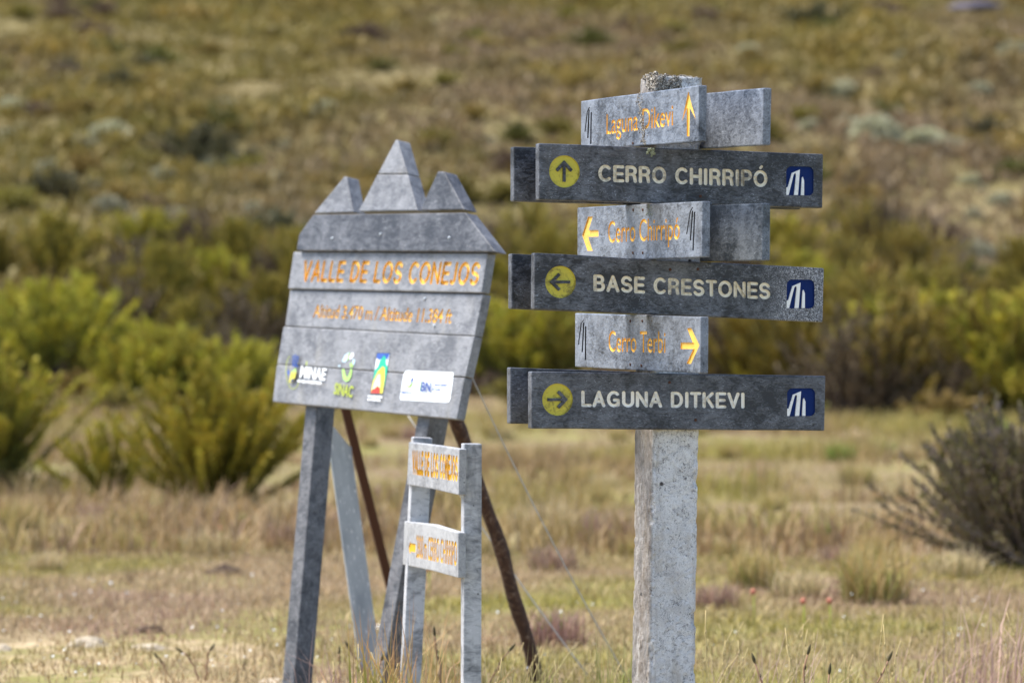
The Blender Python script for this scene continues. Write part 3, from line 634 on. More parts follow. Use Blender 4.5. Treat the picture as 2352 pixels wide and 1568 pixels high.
for i in range(120):
    x = R.uniform(-.066, .0); pts.append((Vector((x, -.065 + R.uniform(-.003, .002), TOPZ - R.random() * .035)), Vector((0, 1, 0))))
for i in range(60): pts.append((Vector((-.065, R.uniform(-.066, .0), TOPZ - R.random() * .03)), Vector((1, 0, 0))))
crust('lichen', pts, .002, .0062, M['lichen'], po, 3)['label'] = 'dark crumbly lichen on the broken top of the post'

FRONT = Plane(PC - N * (PS / 2 + TB), U, N, UPV); BACK = Plane(PC + N * (PS / 2), U, N, UPV)
Wv = Vector((math.sin(A), -math.cos(A), 0)); LEFT = Plane(PC - U * (PS / 2 + TS), Wv, U, UPV); RIGHT = Plane(PC + U * (PS / 2 + .001), Wv, U, UPV)
def rect(pl, tl, tr, br, bl, t, bevel=.0035, wob=.0006):
    c = pxpoly(pl, (tl, tr, br, bl)); pts = []
    for a, b in zip(c, c[1:] + c[:1]):
        n = 7 if (b - a).length > .3 else 1
        for q_ in range(n): p = a.lerp(b, q_ / n); pts.append(p + Vector((0, R.uniform(-wob, wob) if q_ else 0)))
    return prism([pts], 0, t, bevel)
def screws(parent, pl, lst):
    for px, py in lst:
        p = pl.at(px, py); bm = bmesh.new(); bmesh.ops.create_cone(bm, cap_ends=True, segments=12, radius1=.0042, radius2=.003, depth=.003, matrix=Matrix.Translation((p.x, -.0008, p.y)) @ Matrix.Rotation(math.pi / 2, 4, 'X'))
        mesh_obj('screw', bm_to_mesh(bm, 'screw'), M['rust'], parent)
def disc_poly(pl, cx, cy, r, n=40):
    c = pl.at(cx, cy); return [c + Vector((math.cos(i / n * 6.28318) * r, math.sin(i / n * 6.28318) * r)) for i in range(n)]
def round_rect(a, b, r, n=6):
    pts = []
    for cx, cz, st in ((b.x - r, b.y - r, 0), (a.x + r, b.y - r, 1), (a.x + .003, a.y + .003, 2), (b.x - r, a.y + r, 3)):
        rr = .003 if st == 2 else r
        for i in range(n + 1): t = (st + i / n) * math.pi / 2; pts.append(Vector((cx + rr * math.cos(t), cz + rr * math.sin(t))))
    return pts
EMB = ([(0, .01), (0, .26), (.06, .285), (.21, .77), (.5, .89), (.43, .01), (.29, .01), (.365, .70), (.345, .765), (.30, .755), (.265, .70), (.085, .01)], [(.54, .01), (.575, .60), (.605, .645), (.655, .52), (.655, .01)])
def arrow_poly(c, ang, s):
    base = [(1, 0), (.18, .80), (-.02, .62), (-.02, .60), (.48, .13), (-.92, .13), (-.92, -.13), (.48, -.13), (-.02, -.60), (-.02, -.62), (.18, -.80)]
    ca, sa = math.cos(ang), math.sin(ang); return [c + Vector(((x * ca - y * sa) * s, (x * sa + y * ca) * s)) for x, y in base]
BIG = [('CERRO CHIRRIPÓ', ((1238, 329), (1891, 354), (1889.5, 478), (1238, 459)), ((1374, 417.5), (1763, 430.5), (1374, 378)), (1296.4, 394), math.pi / 2, ((1806, 448.5), (1868.5, 383)), M['board'], M['cream'],
        ((1180, 337), (1839, 359), (1839, 481), (1180, 462.5)), 'long dark board with cream lettering CERRO CHIRRIPÓ and an up arrow', [(1609, 450.6)], 'upper dark board behind, only its left end showing'),
       ('BASE CRESTONES', ((1228, 580.7), (1893, 616), (1890, 740), (1227, 710)), ((1362.5, 669), (1769.6, 688), (1362.5, 630)), (1287.5, 647.5), math.pi, ((1807, 708), (1870.6, 642)), M['board_frost'], M['cream'],
        ((1175, 582.4), (1838, 619), (1838, 737), (1175, 709)), 'long dark board with cream lettering BASE CRESTONES and a left arrow', [(1539.4, 619), (1603, 618)], 'middle dark board behind, only its left end showing'),
       ('LAGUNA DITKEVI', ((1220.7, 853), (1896.6, 863), (1894, 989), (1220.7, 984)), ((1334.8, 934), (1711, 938), (1334.8, 896.5)), (1280.6, 917.3), 0, ((1808, 955.6), (1872, 891)), M['board_clean'], M['cream_clean'],
        ((1172, 843.6), (1842, 867), (1842, 984), (1172, 972.7)), 'long dark board with clean cream lettering LAGUNA DITKEVI and a right arrow', [(1537.9, 877.8), (1597.7, 964)], 'lowest dark board behind, only its left end showing')]
for txt, (tl, tr, br, bl), (tb0, tb1, tt), dc, ang, (ea, eb), mt, pm_, bk, lab, sc, lab2 in BIG:
    fr = FRONT.frame()
    a, b = FRONT.at(*ea), FRONT.at(*eb)
    inl = [('lettering', routed(FRONT, txt, tb0, tb1, tt, .0045), pm_), ('arrow_disc', prism([disc_poly(FRONT, *dc, .0395)], -.01, .0045), M['lime']), ('emblem_panel', prism([round_rect(a, b, .014)], -.01, .004), M['blue'])]
    bo = carve('board', rect(FRONT, tl, tr, br, bl, TB), inl, mt, post, fr, lab)
    mesh_obj('arrow', bm_to_mesh(prism([arrow_poly(FRONT.at(*dc), ang, .0275)], .0003, .0046), 'arrow'), mt, bo)
    sz = b - a; mesh_obj('emblem', bm_to_mesh(prism([[Vector((a.x + x * sz.x, a.y + y * sz.y)) for x, y in e] for e in EMB], -.0003, .0041), 'emblem'), M['white'], bo)
    screws(bo, FRONT, sc)
    bb_ = mesh_obj('board', bm_to_mesh(rect(BACK, *bk, TB), 'board'), mt, post, frame=BACK.frame()); bb_['label'] = lab2
    if txt.startswith('CERRO'):
        c0 = FRONT.at(1497, 350); crust('lichen', [(Vector((c0.x + R.gauss(0, .0035), -.001, c0.y + R.gauss(0, .004))), Vector((0, 1, 0))) for i in range(26)], .002, .0045, M['green_lichen'], bo, 4)['label'] = 'pale green lichen spot above the lettering'
SHORT = [('Laguna Dikevi', ((1334, 232.8), (1605, 196), (1604, 326), (1334, 344)), ((1393, 308.5), (1546, 288), (1393, 263)), z1((2115, 255), (2045, 585), (2098, 440), (2100, 745), (2125, 745), (2132, 430), (2195, 560)),
          [z1((985, 695), (1012, 470), (1035, 425)), z1((1030, 455), (1016, 765)), z1((1053, 480), (1048, 830))], ((1530, 222), (1753.8, 202.3), (1751, 333.5), (1530, 346)), M['short'], M['short'], 'grey side board with orange lettering Laguna Dikevi and an up arrow', 'blank grey board opposite the Laguna Dikevi board'),
         ('Cerro Chirripó', ((1325.8, 477.2), (1613, 462), (1612, 590.5), (1325.8, 602)), ((1397, 557), (1561, 549), (1397, 509)), z3((880, 405), (945, 205), (995, 203), (950, 352), (1058, 352), (1058, 422), (945, 425), (993, 577), (938, 577)),
          [z3((2022, 395), (2062, 150), (2088, 98)), z3((2088, 140), (2062, 465)), z3((2110, 150), (2092, 575))], ((1530, 474), (1751, 467), (1750, 598.4), (1530, 601)), M['short'], M['short_dark'], 'grey side board with orange lettering Cerro Chirripó and a left arrow', 'mottled dark blank board opposite the small Cerro Chirripó board'),
         ('Cerro Terbi', ((1320.5, 719), (1609, 727.5), (1608, 857.5), (1320.5, 842)), ((1398, 806.5), (1528.5, 810), (1398, 760)), z5((2162, 415), (2072, 225), (2028, 230), (2090, 385), (1958, 385), (1958, 455), (2095, 455), (2020, 618), (2068, 618)),
          [z5((838, 410), (868, 180), (895, 140)), z5((897, 165), (880, 490)), z5((918, 205), (915, 575))], None, M['short'], M['short'], 'grey side board with orange lettering Cerro Terbi and a right arrow', '')]
for txt, corners, (tb0, tb1, tt), arr, strokes, rb, mt, mt2, lab, lab2 in SHORT:
    P, Fc = lettering(LEFT, txt, tb0, tb1, tt, .004)
    quads = []
    for s_ in strokes:
        for q_ in stroke(s_, 1.5 if s_ is not strokes[0] else 1.1): quads.append(pxpoly(LEFT, q_))
    bm = bmesh.new()
    inl = [('lettering', solid(P, Fc, -.01, .003), M['orange']), ('arrow', prism([pxpoly(LEFT, arr)], -.01, .003), M['orange'])]
    for q_ in quads: inl.append(('emblem_stroke', prism([q_], -.01, .004), M['black']))
    bo = carve('side_board', rect(LEFT, *corners, TS, .003), inl, mt, post, LEFT.frame(), lab)
    if rb: mesh_obj('side_board', bm_to_mesh(rect(RIGHT, *rb, TS, .003), 'side_board'), mt2, post, frame=RIGHT.frame())['label'] = lab2
    screws(bo, LEFT, z1((1512, 822)) if txt.startswith('Laguna') else z3((1440, 130), (1545, 130), (1437, 600), (1545, 600)) if 'Chi' in txt else z5((1408, 150), (1540, 150), (1408, 625), (1530, 638)))
    if txt.startswith('Laguna'):
        pp = []
        for i in range(260):
            t = R.random(); a = LEFT.at(1468 + 12 * t + R.gauss(0, 2.6 + 3 * abs(t - .5)), 213 + t * 120); pp.append((Vector((a.x, -.0003, a.y)), Vector((0, 1, 0))))
        crust('lichen', pp, .0008, .0030, M['lichen'], bo, 5)['label'] = 'brown lichen streak running down the board'
    else:
        pp = []
        for i in range(26):
            t = R.random(); a = LEFT.at(1493 + R.gauss(0, 2.5), (470 if 'Chi' in txt else 727) + t * 26); pp.append((Vector((a.x, -.0003, a.y)), Vector((0, 1, 0))))
        crust('lichen', pp, .0008, .002, M['green_lichen' if 'Chi' in txt else 'lichen'], bo, 6)

# ------------------------------------------------------------------ three-peaked park sign, leaning back
def lean_frame(O, b, e, r):
    u = Vector((math.cos(b), -math.sin(b), 0)); z = Vector((0, 0, 1)); bk = Vector((math.sin(b), math.cos(b), 0)); up = math.cos(e) * z + math.sin(e) * bk
    Uu = math.cos(r) * u - math.sin(r) * up; Up = math.cos(r) * up + math.sin(r) * u; return Plane(O, Uu, Up.cross(Uu), Up)
KS = .9      # sign scale: board height 0.126 m
def nearer(p): return (p[0] * KS, p[1] * KS, CZ + (p[2] - CZ) * KS)
SG = lean_frame(nearer((-.8935, 11.79, 1.1256)), .9581, .1756, .0287)
sign = thing('park_sign', 'big grey park sign with three peaks, leaning back on dark legs', 'sign', (-.68, 10.45, .2))
def sign_board(name, pix, yoff, t, mat, label=None, inl=None, bevel=.004):
    pl = SG.shifted(yoff); bm = prism([pxpoly(pl, pix)], 0, t, bevel)
    if inl: return carve(name, bm, [(n, f(pl), m) for n, f, m in inl], mat, sign, pl.frame(), label), pl
    o = mesh_obj(name, bm_to_mesh(bm, name), mat, sign, frame=pl.frame())
    if label: o['label'] = label
    return o, pl
zs = zc(780, 720, .33164); zt = zc(780, 380, .30612); ze = zc(800, 1000, .2551)
T_ = .032
sign_board('board', zs((240, 52), (1955, 66), (1900, 414), (192, 378)), -.010, T_, M['sign'], 'pale board carved VALLE DE LOS CONEJOS in orange',
           [('lettering', lambda pl: routed(pl, 'VALLE DE LOS CONEJOS', zs((308, 318))[0], zs((1868, 352))[0], zs((318, 124))[0], .006, .085), M['orange'])])
sign_board('board', zs((210, 388), (1915, 426), (1838, 796), (165, 708)), 0, T_, M['sign'], 'grey board with the faded altitude in orange',
           [('lettering', lambda pl: solid(*lettering(pl, 'Altitud 3.470 m / Altitude 11.384 ft', zs((412, 628))[0], zs((1632, 682))[0], zs((425, 518))[0], .020), -.01, .003), M['faded'])])
sign_board('board', zs((150, 712), (1838, 800), (1758, 1158), (95, 1044)), -.003, T_, M['sign'], 'blank upper half of the emblem panel')
sign_board('board', zs((92, 1047), (1752, 1164), (1680, 1532), (55, 1376)), -.003, T_, M['sign'], 'lowest board carrying the emblems')
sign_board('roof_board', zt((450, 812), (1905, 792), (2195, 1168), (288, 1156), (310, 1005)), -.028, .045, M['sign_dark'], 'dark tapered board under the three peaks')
sign_board('peak', zt((455, 800), (832, 788), (768, 452), (748, 445)), -.004, .050, M['sign'], 'left peak with its upright right edge')
sign_board('peak', zt((882, 782), (1445, 772), (1352, 428), (1062, 428)), -.004, .050, M['sign'], 'lower half of the tall middle peak')
sign_board('peak', zt((1066, 422), (1350, 422), (1255, 98), (1238, 95)), -.004, .050, M['sign'], 'tip of the tall middle peak')
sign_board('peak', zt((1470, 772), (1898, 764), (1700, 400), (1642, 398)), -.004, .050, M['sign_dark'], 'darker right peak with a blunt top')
EM = SG.shifted(-.003)
def decal(label, items, name='emblem'):
    """printed emblem: one part, flat inks laid one over another"""
    bm = bmesh.new(); mats = []
    for i, (mat, poly) in enumerate(items):
        if mat not in mats: mats.append(mat)
        c = [EM.at(*p) for p in ze(*poly)]; f = bm.faces.new([bm.verts.new((p.x, -.0008 - .00025 * i, p.y)) for p in c]); f.material_index = mats.index(mat)
        bmesh.ops.triangulate(bm, faces=[f])
    for f in bm.faces:
        f.normal_update()
        if f.normal.y > 0: f.normal_flip()
    o = mesh_obj(name, bm_to_mesh(bm, name), [M[m] for m in mats], sign, frame=EM.frame()); o['label'] = label; return o
def print_text(txt, bl, br, top, mat, parent, lift=.004, bold=.03, name='lettering'):
    P, Fc = lettering(EM, txt, ze(bl)[0], ze(br)[0], ze(top)[0], bold); bm = bmesh.new(); vs = [bm.verts.new((p[0], -lift, p[1])) for p in P]
    for f in Fc:
        try: bm.faces.new([vs[i] for i in f])
        except ValueError: pass
    o = mesh_obj(name, bm_to_mesh(bm, name), M[mat], parent); return o
def dashes(x0, y0, x1, y1, h, mat, n):
    """print too small to read in the photograph"""
    out = []; xs = np.linspace(x0, x1, n + 1)
    for i in range(n):
        a, b = xs[i], xs[i] + (xs[i + 1] - xs[i]) * R.uniform(.55, .95); ya = y0 + (y1 - y0) * (a - x0) / (x1 - x0); hh = h * R.uniform(.75, 1)
        out.append((mat, [(a, ya), (b, ya + 2), (b - 2, ya + hh), (a - 2, ya + hh)]))
    return out
def ring(cx, cy, rx, ry, w_, mat, t0=0, t1=6.2832, n=26):
    out = []
    for i in range(n):
        a, b = t0 + (t1 - t0) * i / n, t0 + (t1 - t0) * (i + 1) / n
        out.append((mat, [(cx + math.cos(a) * rx, cy + math.sin(a) * ry), (cx + math.cos(b) * rx, cy + math.sin(b) * ry), (cx + math.cos(b) * (rx - w_), cy + math.sin(b) * (ry - w_)), (cx + math.cos(a) * (rx - w_), cy + math.sin(a) * (ry - w_))]))
    return out
e1 = decal('ministry emblem of blue, green and yellow strokes in a thin ring', ring(238, 352, 78, 198, 7, 'ink_olive', .5, 4.4) + [('ink_navy', [(247, 165), (262, 160), (258, 285), (240, 280)]), ('ink_navy', [(272, 150), (288, 152), (280, 290), (266, 288)]), ('ink_navy', [(300, 165), (320, 175), (296, 280), (286, 280)]),
    ('ink_navy', [(245, 265), (320, 285), (320, 300), (245, 290)]), ('ink_yellow', [(285, 312), (291, 350), (272, 430), (222, 482), (206, 462), (232, 355)]), ('ink_lime', [(285, 312), (291, 345), (262, 380), (238, 350)]), ('ink_blue', [(190, 325), (212, 345), (214, 380), (195, 392)]), ('ink_navy', [(270, 430), (225, 475), (235, 440)])]
    + dashes(310, 442, 598, 470, 34, 'ink_white', 17) + [('ink_olive', [(422, 232), (434, 234), (428, 285), (416, 283)])])
print_text('MINAE', (316, 412), (606, 446), (322, 285), 'ink_white', e1)
e2 = decal('leafy wreath emblem in pale blue and green', [('ink_sky', [(790, 228), (828, 155), (884, 122), (862, 200), (828, 240)]), ('ink_white', [(872, 190), (902, 132), (930, 128), (932, 165), (892, 208)]), ('ink_lime', [(862, 150), (886, 122), (870, 205), (850, 225)]), ('ink_sky', [(924, 198), (946, 215), (936, 275), (912, 250)]), ('ink_lime', [(884, 258), (920, 240), (924, 290), (892, 302)]),
    ('ink_lime', [(795, 322), (822, 312), (840, 385), (858, 412), (842, 466), (808, 430)]), ('ink_lime', [(858, 412), (884, 370), (898, 312), (916, 322), (904, 402), (880, 450), (842, 466)]), ('ink_sky', [(760, 270), (776, 268), (778, 292), (764, 296)])])
print_text('SINAC', (705, 600), (918, 642), (716, 478), 'ink_olive', e2)
decal('upright rainbow coloured emblem with a mountain in green, yellow and red', [('ink_dark', [(1192, 128), (1350, 130), (1268, 606), (1118, 602)]), ('ink_white', [(1200, 137), (1342, 139), (1262, 598), (1127, 594)]), ('ink_blue', [(1200, 137), (1342, 139), (1318, 215), (1272, 165), (1222, 215), (1192, 190)]),
    ('ink_teal', [(1282, 158), (1302, 200), (1300, 250), (1322, 300), (1300, 420), (1280, 520), (1150, 460), (1172, 330), (1208, 290), (1232, 220)]), ('ink_yellow', [(1262, 285), (1288, 300), (1290, 420), (1262, 598), (1128, 592), (1150, 460), (1205, 345)]), ('ink_cream', [(1222, 368), (1240, 390), (1240, 480), (1232, 560), (1138, 556), (1160, 480), (1196, 400)]), ('ink_red', [(1205, 512), (1235, 535), (1232, 596), (1130, 592), (1145, 552), (1175, 540)])]
    + dashes(1098, 616, 1274, 630, 30, 'ink_white', 9) + dashes(1100, 654, 1262, 668, 28, 'ink_white', 8))
st = decal('white sticker with small blue and green marks', [('vinyl', [(1522, 345), (1535, 333), (2062, 352), (2076, 365), (2072, 420), (2038, 660), (2020, 696), (1990, 702), (1470, 672), (1458, 655), (1500, 380)]), ('ink_sky', [(1536, 432), (1560, 425), (1578, 470), (1570, 505), (1545, 470)]), ('ink_navy', [(1588, 432), (1618, 412), (1612, 450), (1588, 488)]), ('ink_lime', [(1532, 480), (1556, 500), (1564, 532), (1545, 528)]), ('ink_green', [(1564, 530), (1574, 500), (1612, 465), (1602, 500), (1580, 528)]),
    ('ink_lime', [(1702, 412), (1709, 412), (1692, 592), (1686, 592)])] + dashes(1482, 572, 1612, 580, 24, 'ink_navy', 9) + dashes(1868, 488, 2022, 496, 24, 'ink_navy', 9) + dashes(1852, 545, 1955, 551, 22, 'ink_navy', 6), 'sticker')
print_text('BN', (1708, 572), (1822, 580), (1722, 468), 'ink_navy', st, .006)
screwpts = zs((1404, 468), (1486, 706)) + zt((635, 1042), (1096, 1000), (1754, 1035))
for i, (px, py) in enumerate(screwpts):
    pl = SG.shifted(-.028 if i > 1 else 0); p = pl.at(px, py); bm = bmesh.new(); bmesh.ops.create_icosphere(bm, subdivisions=2, radius=.0055, matrix=Matrix.Translation((p.x, 0, p.y)))
    mesh_obj('bolt', bm_to_mesh(bm, 'bolt'), M['galv'], sign, frame=pl.frame())

def beam(name, a, b, wx, wy, xdir, mat, parent, bevel=.004, tipcut=0.0, label=None):
    """squared timber from a to b; xdir is the sideways direction of its wx face"""
    a, b = Vector(a), Vector(b); z = (b - a).normalized(); x = Vector(xdir); x = (x - z * x.dot(z)).normalized(); y = z.cross(x); L = (b - a).length
    bm = bmesh.new(); vs = []
    nseg = 8
    for k_ in range(nseg + 1):
        zz = L * k_ / nseg
        for sx_, sy_ in ((-1, -1), (1, -1), (1, 1), (-1, 1)):
            cut = tipcut * (sx_ + 1) / 2 if k_ == nseg else 0
            vs.append(bm.verts.new((sx_ * wx / 2, sy_ * wy / 2, zz - cut)))
    for k_ in range(nseg):
        for i in range(4): bm.faces.new((vs[k_ * 4 + i], vs[k_ * 4 + (i + 1) % 4], vs[k_ * 4 + 4 + (i + 1) % 4], vs[k_ * 4 + 4 + i]))
    bm.faces.new(vs[:4][::-1]); bm.faces.new(vs[-4:]); bmesh.ops.recalc_face_normals(bm, faces=bm.faces)
    sharp = [e for e in bm.edges if e.calc_face_angle(0) > .5]
    if bevel: bmesh.ops.bevel(bm, geom=sharp, offset=bevel, segments=2, profile=.5, affect='EDGES')
    f = Matrix((x, y, z)).transposed().to_4x4(); f.translation = a
    o = mesh_obj(name, bm_to_mesh(bm, name), mat, parent, frame=f)
    if label: o['label'] = label
    return o
LP = SG.shifted(.032 + .036)
def p3(pl, px, py): q_ = pl.at(px, py); return pl.O + pl.U * q_.x + pl.UP * q_.y
for (t, b_) in (((752, 740), (681, 1585)), ((1032, 760), (884, 1568))):
    beam('leg', p3(LP, *b_), p3(LP, *t), .071, .071, SG.U, M['sign_leg'], sign)
def at_d(px, py, d, k_=1.0): d *= k_; r = ray(px, py) * d; return Vector((r.x, r.y, r.z + CZ))
beam('brace', at_d(853, 1552, 12.25, KS), at_d(770, 952, 12.12, KS), .075, .026, (1, .15, 0), M['galv'], sign, .003, .12, 'pale galvanised brace running down from the left leg')
beam('brace', at_d(938, 1512, 12.9, KS), at_d(790, 925, 12.3, KS), .031, .031, (1, .3, 0), M['rust'], sign, .003, 0, 'thin rusty brown brace behind the galvanised one')
def tube(name, pts, r, mat, parent=None, seg=8, world=False):
    bm = bmesh.new(); prev = None; pts = [Vector(p) for p in pts]
    for i, p in enumerate(pts):
        d = (pts[min(i + 1, len(pts) - 1)] - pts[max(i - 1, 0)]).normalized(); x = d.cross(Vector((0, 1, .2))).normalized(); y = d.cross(x); rr = r[i] if isinstance(r, (list, tuple)) else r
        rg = [bm.verts.new(p + (x * math.cos(k_ / seg * 6.28318) + y * math.sin(k_ / seg * 6.28318)) * rr) for k_ in range(seg)]
        if prev:
            for k_ in range(seg): bm.faces.new((prev[k_], prev[(k_ + 1) % seg], rg[(k_ + 1) % seg], rg[k_]))
        else: bm.faces.new(rg[::-1])
        prev = rg
    bm.faces.new(prev); bmesh.ops.recalc_face_normals(bm, faces=bm.faces)
    for f in bm.faces: f.smooth = True
    me = bm_to_mesh(bm, name)
    return mesh_obj(name, me, mat, parent, frame=Matrix() if world else None)
pp = []; a, b_ = at_d(1036, 940, 11.6, KS), at_d(1240, 1590, 12.0, KS)
for i in range(15):
    t = i / 14; p = a.lerp(b_, t); p.x += .018 * math.sin(t * 3.1) + .004 * math.sin(t * 17); pp.append(p)
tube('brace', pp, [.0235 + .002 * math.sin(i * 2.1) for i in range(15)], M['pipe'], sign, 12, True)['label'] = 'round rusty pole brace with flaking bark at the right'
def wire(label, a, b_, sag):
    pts = []
    for i in range(17):
        t = i / 16; p = a.lerp(b_, t); p.z -= sag * 4 * t * (1 - t); pts.append(p)
    o = tube('guy_wire', pts, .0022, M['wire']); tag(o, label, 'wire', 'guy wires of the park sign')
wire('pale guy wire from the right edge of the three-peaked sign down towards the concrete post', at_d(1082, 862, 11.2, KS), at_d(1450, 1572, 11.9, KS), .03)
wire('pale guy wire running behind the rusty pole brace down to the turf', at_d(935, 950, 12.1, KS), at_d(1352, 1552, 12.05, KS), .02)

# ------------------------------------------------------------------ small two-post trail sign
TG = lean_frame(nearer((-.353, 10.3956, .6251)), 1.3219, .012, -.004)
tsign = thing('trail_sign', 'small pale trail sign of two boards on two posts, in front of the three-peaked sign', 'sign', (-.135, 9.0, .14))
zm = zc(1150, 1270, .28708)
def small_board(pix, mat, label, inl):
    pl = TG; bm = prism([pxpoly(pl, pix)], 0, .022, .003)
    return carve('board', bm, [(n, f(pl), m) for n, f, m in inl], mat, tsign, pl.frame(), label)
small_board(zm((165, 85), (420, 115), (680, 155), (672, 625), (400, 562), (145, 520)), M['mini'], 'upper pale board lettered VALLE DE LOS CONEJOS in golden yellow', [('lettering', lambda pl: routed(pl, 'VALLE DE LOS CONEJOS', zm((202, 405))[0], zm((664, 482))[0], zm((205, 168))[0], .0022, .125), M['gold'])])
small_board(zm((120, 890), (400, 925), (670, 1008), (668, 1470), (400, 1395), (103, 1335)), M['mini_white'], 'lower whitened board lettered 2800 m CERRO CHIRRIPÓ with a left arrow',
            [('lettering', lambda pl: solid(*lettering(pl, '2800 m CERRO CHIRRIPÓ', zm((242, 1255))[0], zm((655, 1340))[0], zm((246, 1035))[0], .02), -.01, .0022), M['gold']), ('arrow', lambda pl: prism([pxpoly(pl, zm((165, 1155), (182, 1092), (185, 1115), (236, 1122), (234, 1206), (184, 1200), (178, 1226)))], -.01, .0025), M['gold'])])
beam('post', at_d(1081, 1900, 9.72, KS), at_d(1083, 1018, 9.72, KS), .05, .05, (.985, .17, 0), M['mini_post'], tsign, .003)
beam('post', at_d(936, 1700, 10.36, KS), at_d(969, 1004, 10.36, KS), .056, .05, (.985, .17, 0), M['mini_post'], tsign, .003)

# ------------------------------------------------------------------ small things on the turf
def low_thing(name, me, mat, px, py, label, cat, group=None, rz=0, sink=0.0):
    p = on_ground(px, py, 9.); o = mesh_obj(name, me, mat, frame=Matrix.Translation((p.x, p.y, p.z - sink)) @ Matrix.Rotation(rz, 4, 'Z')); return tag(o, label, cat, group)
for px, py, s, lab in ((200, 1482, (.10, .07, .075), 'pale stone on the turf, the larger one at lower left'), (345, 1490, (.075, .055, .06), 'grey stone right of the larger pale stone'), (8, 1492, (.05, .04, .06), 'small tan stone cut by the left edge of the photo'), (640, 1568, (.07, .05, .05), 'pale stone against the foot of the left sign leg'), (735, 1575, (.05, .05, .04), 'pale stone just right of the foot of the left sign leg')):
    low_thing('stone', rock_mesh(s, px + 3), M['rock'], px, py, lab, 'stone', 'stones in the turf', R.random() * 6, .015)
for px, py, s, lab in ((210, 1272, .055, 'dark brown peat clod alone on the pale turf at the left'), (515, 1318, .09, 'dark reddish clod in the turf left of the sign legs'), (345, 1452, .06, 'dark clod in the grass above the grey stone'), (480, 1235, .05, 'flat dark clod below the bright spiky shrub')):
    low_thing('peat_clod', rock_mesh((s, s, s * .8), px), M['clod'], px, py, lab, 'clod', 'dark clods in the turf', R.random() * 6)
def tuft_mesh(n, h, spread, cols, w_=.005, lean=.6, tip=None):
    a = NR.random(n) * 6.283; r = spread * NR.random(n) ** .5; P = np.stack([np.cos(a) * r, np.sin(a) * r, np.full(n, -.02)], 1); c = rand_col(n, cols)
    V, T, Cc = blades(P, h * (.45 + .6 * NR.random(n)), np.full(n, w_), c, lean, None if tip is None else rand_col(n, tip)); return tri_mesh('tussock', V, T, Cc)
TU = [tuft_mesh(260, .30, .13, [(.24, .25, .06), (.36, .30, .12), (.45, .33, .13)], .009, .55, [(.55, .38, .12), (.5, .4, .2)]), tuft_mesh(240, .26, .16, [(.44, .35, .18), (.5, .4, .22), (.3, .27, .1)], .009, .7, [(.6, .47, .28)]), tuft_mesh(220, .24, .10, [(.13, .20, .03), (.2, .26, .05)], .010, .5, [(.3, .33, .07)]), tuft_mesh(240, .25, .17, [(.27, .17, .12), (.34, .22, .16), (.22, .14, .09)], .009, .7, [(.4, .28, .2)])]
for m_ in TU: m_.materials.append(M['grass'])
TN = ['green-footed tussock with golden tips', 'straw coloured dry tussock', 'fresh green tussock', 'reddish brown withered tussock']
NAMED = [(2010, 1385, 1.15, 0, 'golden tipped tussock alone on the turf right of the concrete post'), (1730, 1350, .9, 0, 'golden tipped tussock close to the right side of the concrete post'), (1905, 1245, .7, 2, 'small fresh green tussock halfway between post and grey shrub'), (290, 1235, 1.0, 0, 'golden tussock at the foot of the bright spiky shrub'), (40, 1215, .9, 0, 'golden tussock at the left edge of the photo'), (215, 1228, .8, 1, 'straw tussock next to the golden one under the spiky shrub'), (650, 1200, .9, 1, 'straw tussock left of the sign leg under the spiky shrub'), (1830, 1370, .7, 1, 'straw tussock between the two golden tussocks'), (1270, 1480, .75, 3, 'reddish tussock in line with the foot of the guy wire'), (1262, 1470, .6, 2, 'green tussock against the reddish one near the guy wire'), (1640, 1395, .6, 3, 'reddish tussock hard by the concrete post'), (1250, 1240, 1.3, 1, 'straw tussock on the bank between the signs'), (1400, 1250, 1.2, 3, 'brown tussock on the bank left of the concrete post')]
for px, py, s, kd, lab in NAMED:
    p = on_ground(px, py, 9.); o = bpy.data.objects.new('grass_tussock', TU[kd]); link(o); o.location = p; o.scale = (s, s, s); o.rotation_euler.z = R.random() * 6; tag(o, lab, 'grass tussock', 'grass tussocks')
for i in range(85):
    px = R.uniform(0, 2352); py = 1000 + 330 * R.random() ** 1.3
    if py < 1180 and px < 700: continue
    p = on_ground(px, py, 9.); kd = R.choice([0, 0, 1, 1, 1, 3, 2]); s = R.uniform(.5, 1.0) * (1 + (p.y - 20) * .02); o = bpy.data.objects.new('grass_tussock', TU[kd]); link(o); o.location = p; o.scale = (s, s, s * .85); o.rotation_euler.z = R.random() * 6
    w_ = ('on the meadow left of the signs' if px < 700 else 'on the meadow between the signs' if px < 1500 else 'on the meadow right of the concrete post') + (', far back' if py < 1120 else ', halfway back'); tag(o, f'{TN[kd]} {w_}', 'grass tussock', f'{TN[kd]}s {w_}')
# flowers
def flower(px, py, label, h=.10):
    p = on_ground(px, py, 9.); r = thing('orange_flower', label, 'flower', p, 'orange-red flowers in the meadow'); tube('stem', [(0, 0, -.02), (.004, 0, h * .5), (.002, 0, h)], .0025, M['ink_olive'], r, 5)
    bm = bmesh.new(); bmesh.ops.create_icosphere(bm, subdivisions=2, radius=.011)
    for v in bm.verts: v.co = Vector((v.co.x * (.9 + .3 * R.random()), v.co.y * (.9 + .3 * R.random()), v.co.z * 1.15 + h + .008))
    mesh_obj('bloom', bm_to_mesh(bm, 'bloom'), M['bloom'], r)
M['bloom'] = plain('orange_red_petals', (.42, .14, .08), .7)
for px, py, lab in ((1730, 1425, 'orange-red flower near the right side of the concrete post'), (1905, 1450, 'orange-red flower right of the one near the post'), (405, 1268, 'orange-red flower at far left under the spiky shrub'), (508, 1262, 'orange-red flower right of the far left one'), (985, 1365, 'orange-red flower seen between the legs of the small trail sign'), (1845, 1450, 'faint orange-red flower between the two near the post')): flower(px, py, lab, .11)
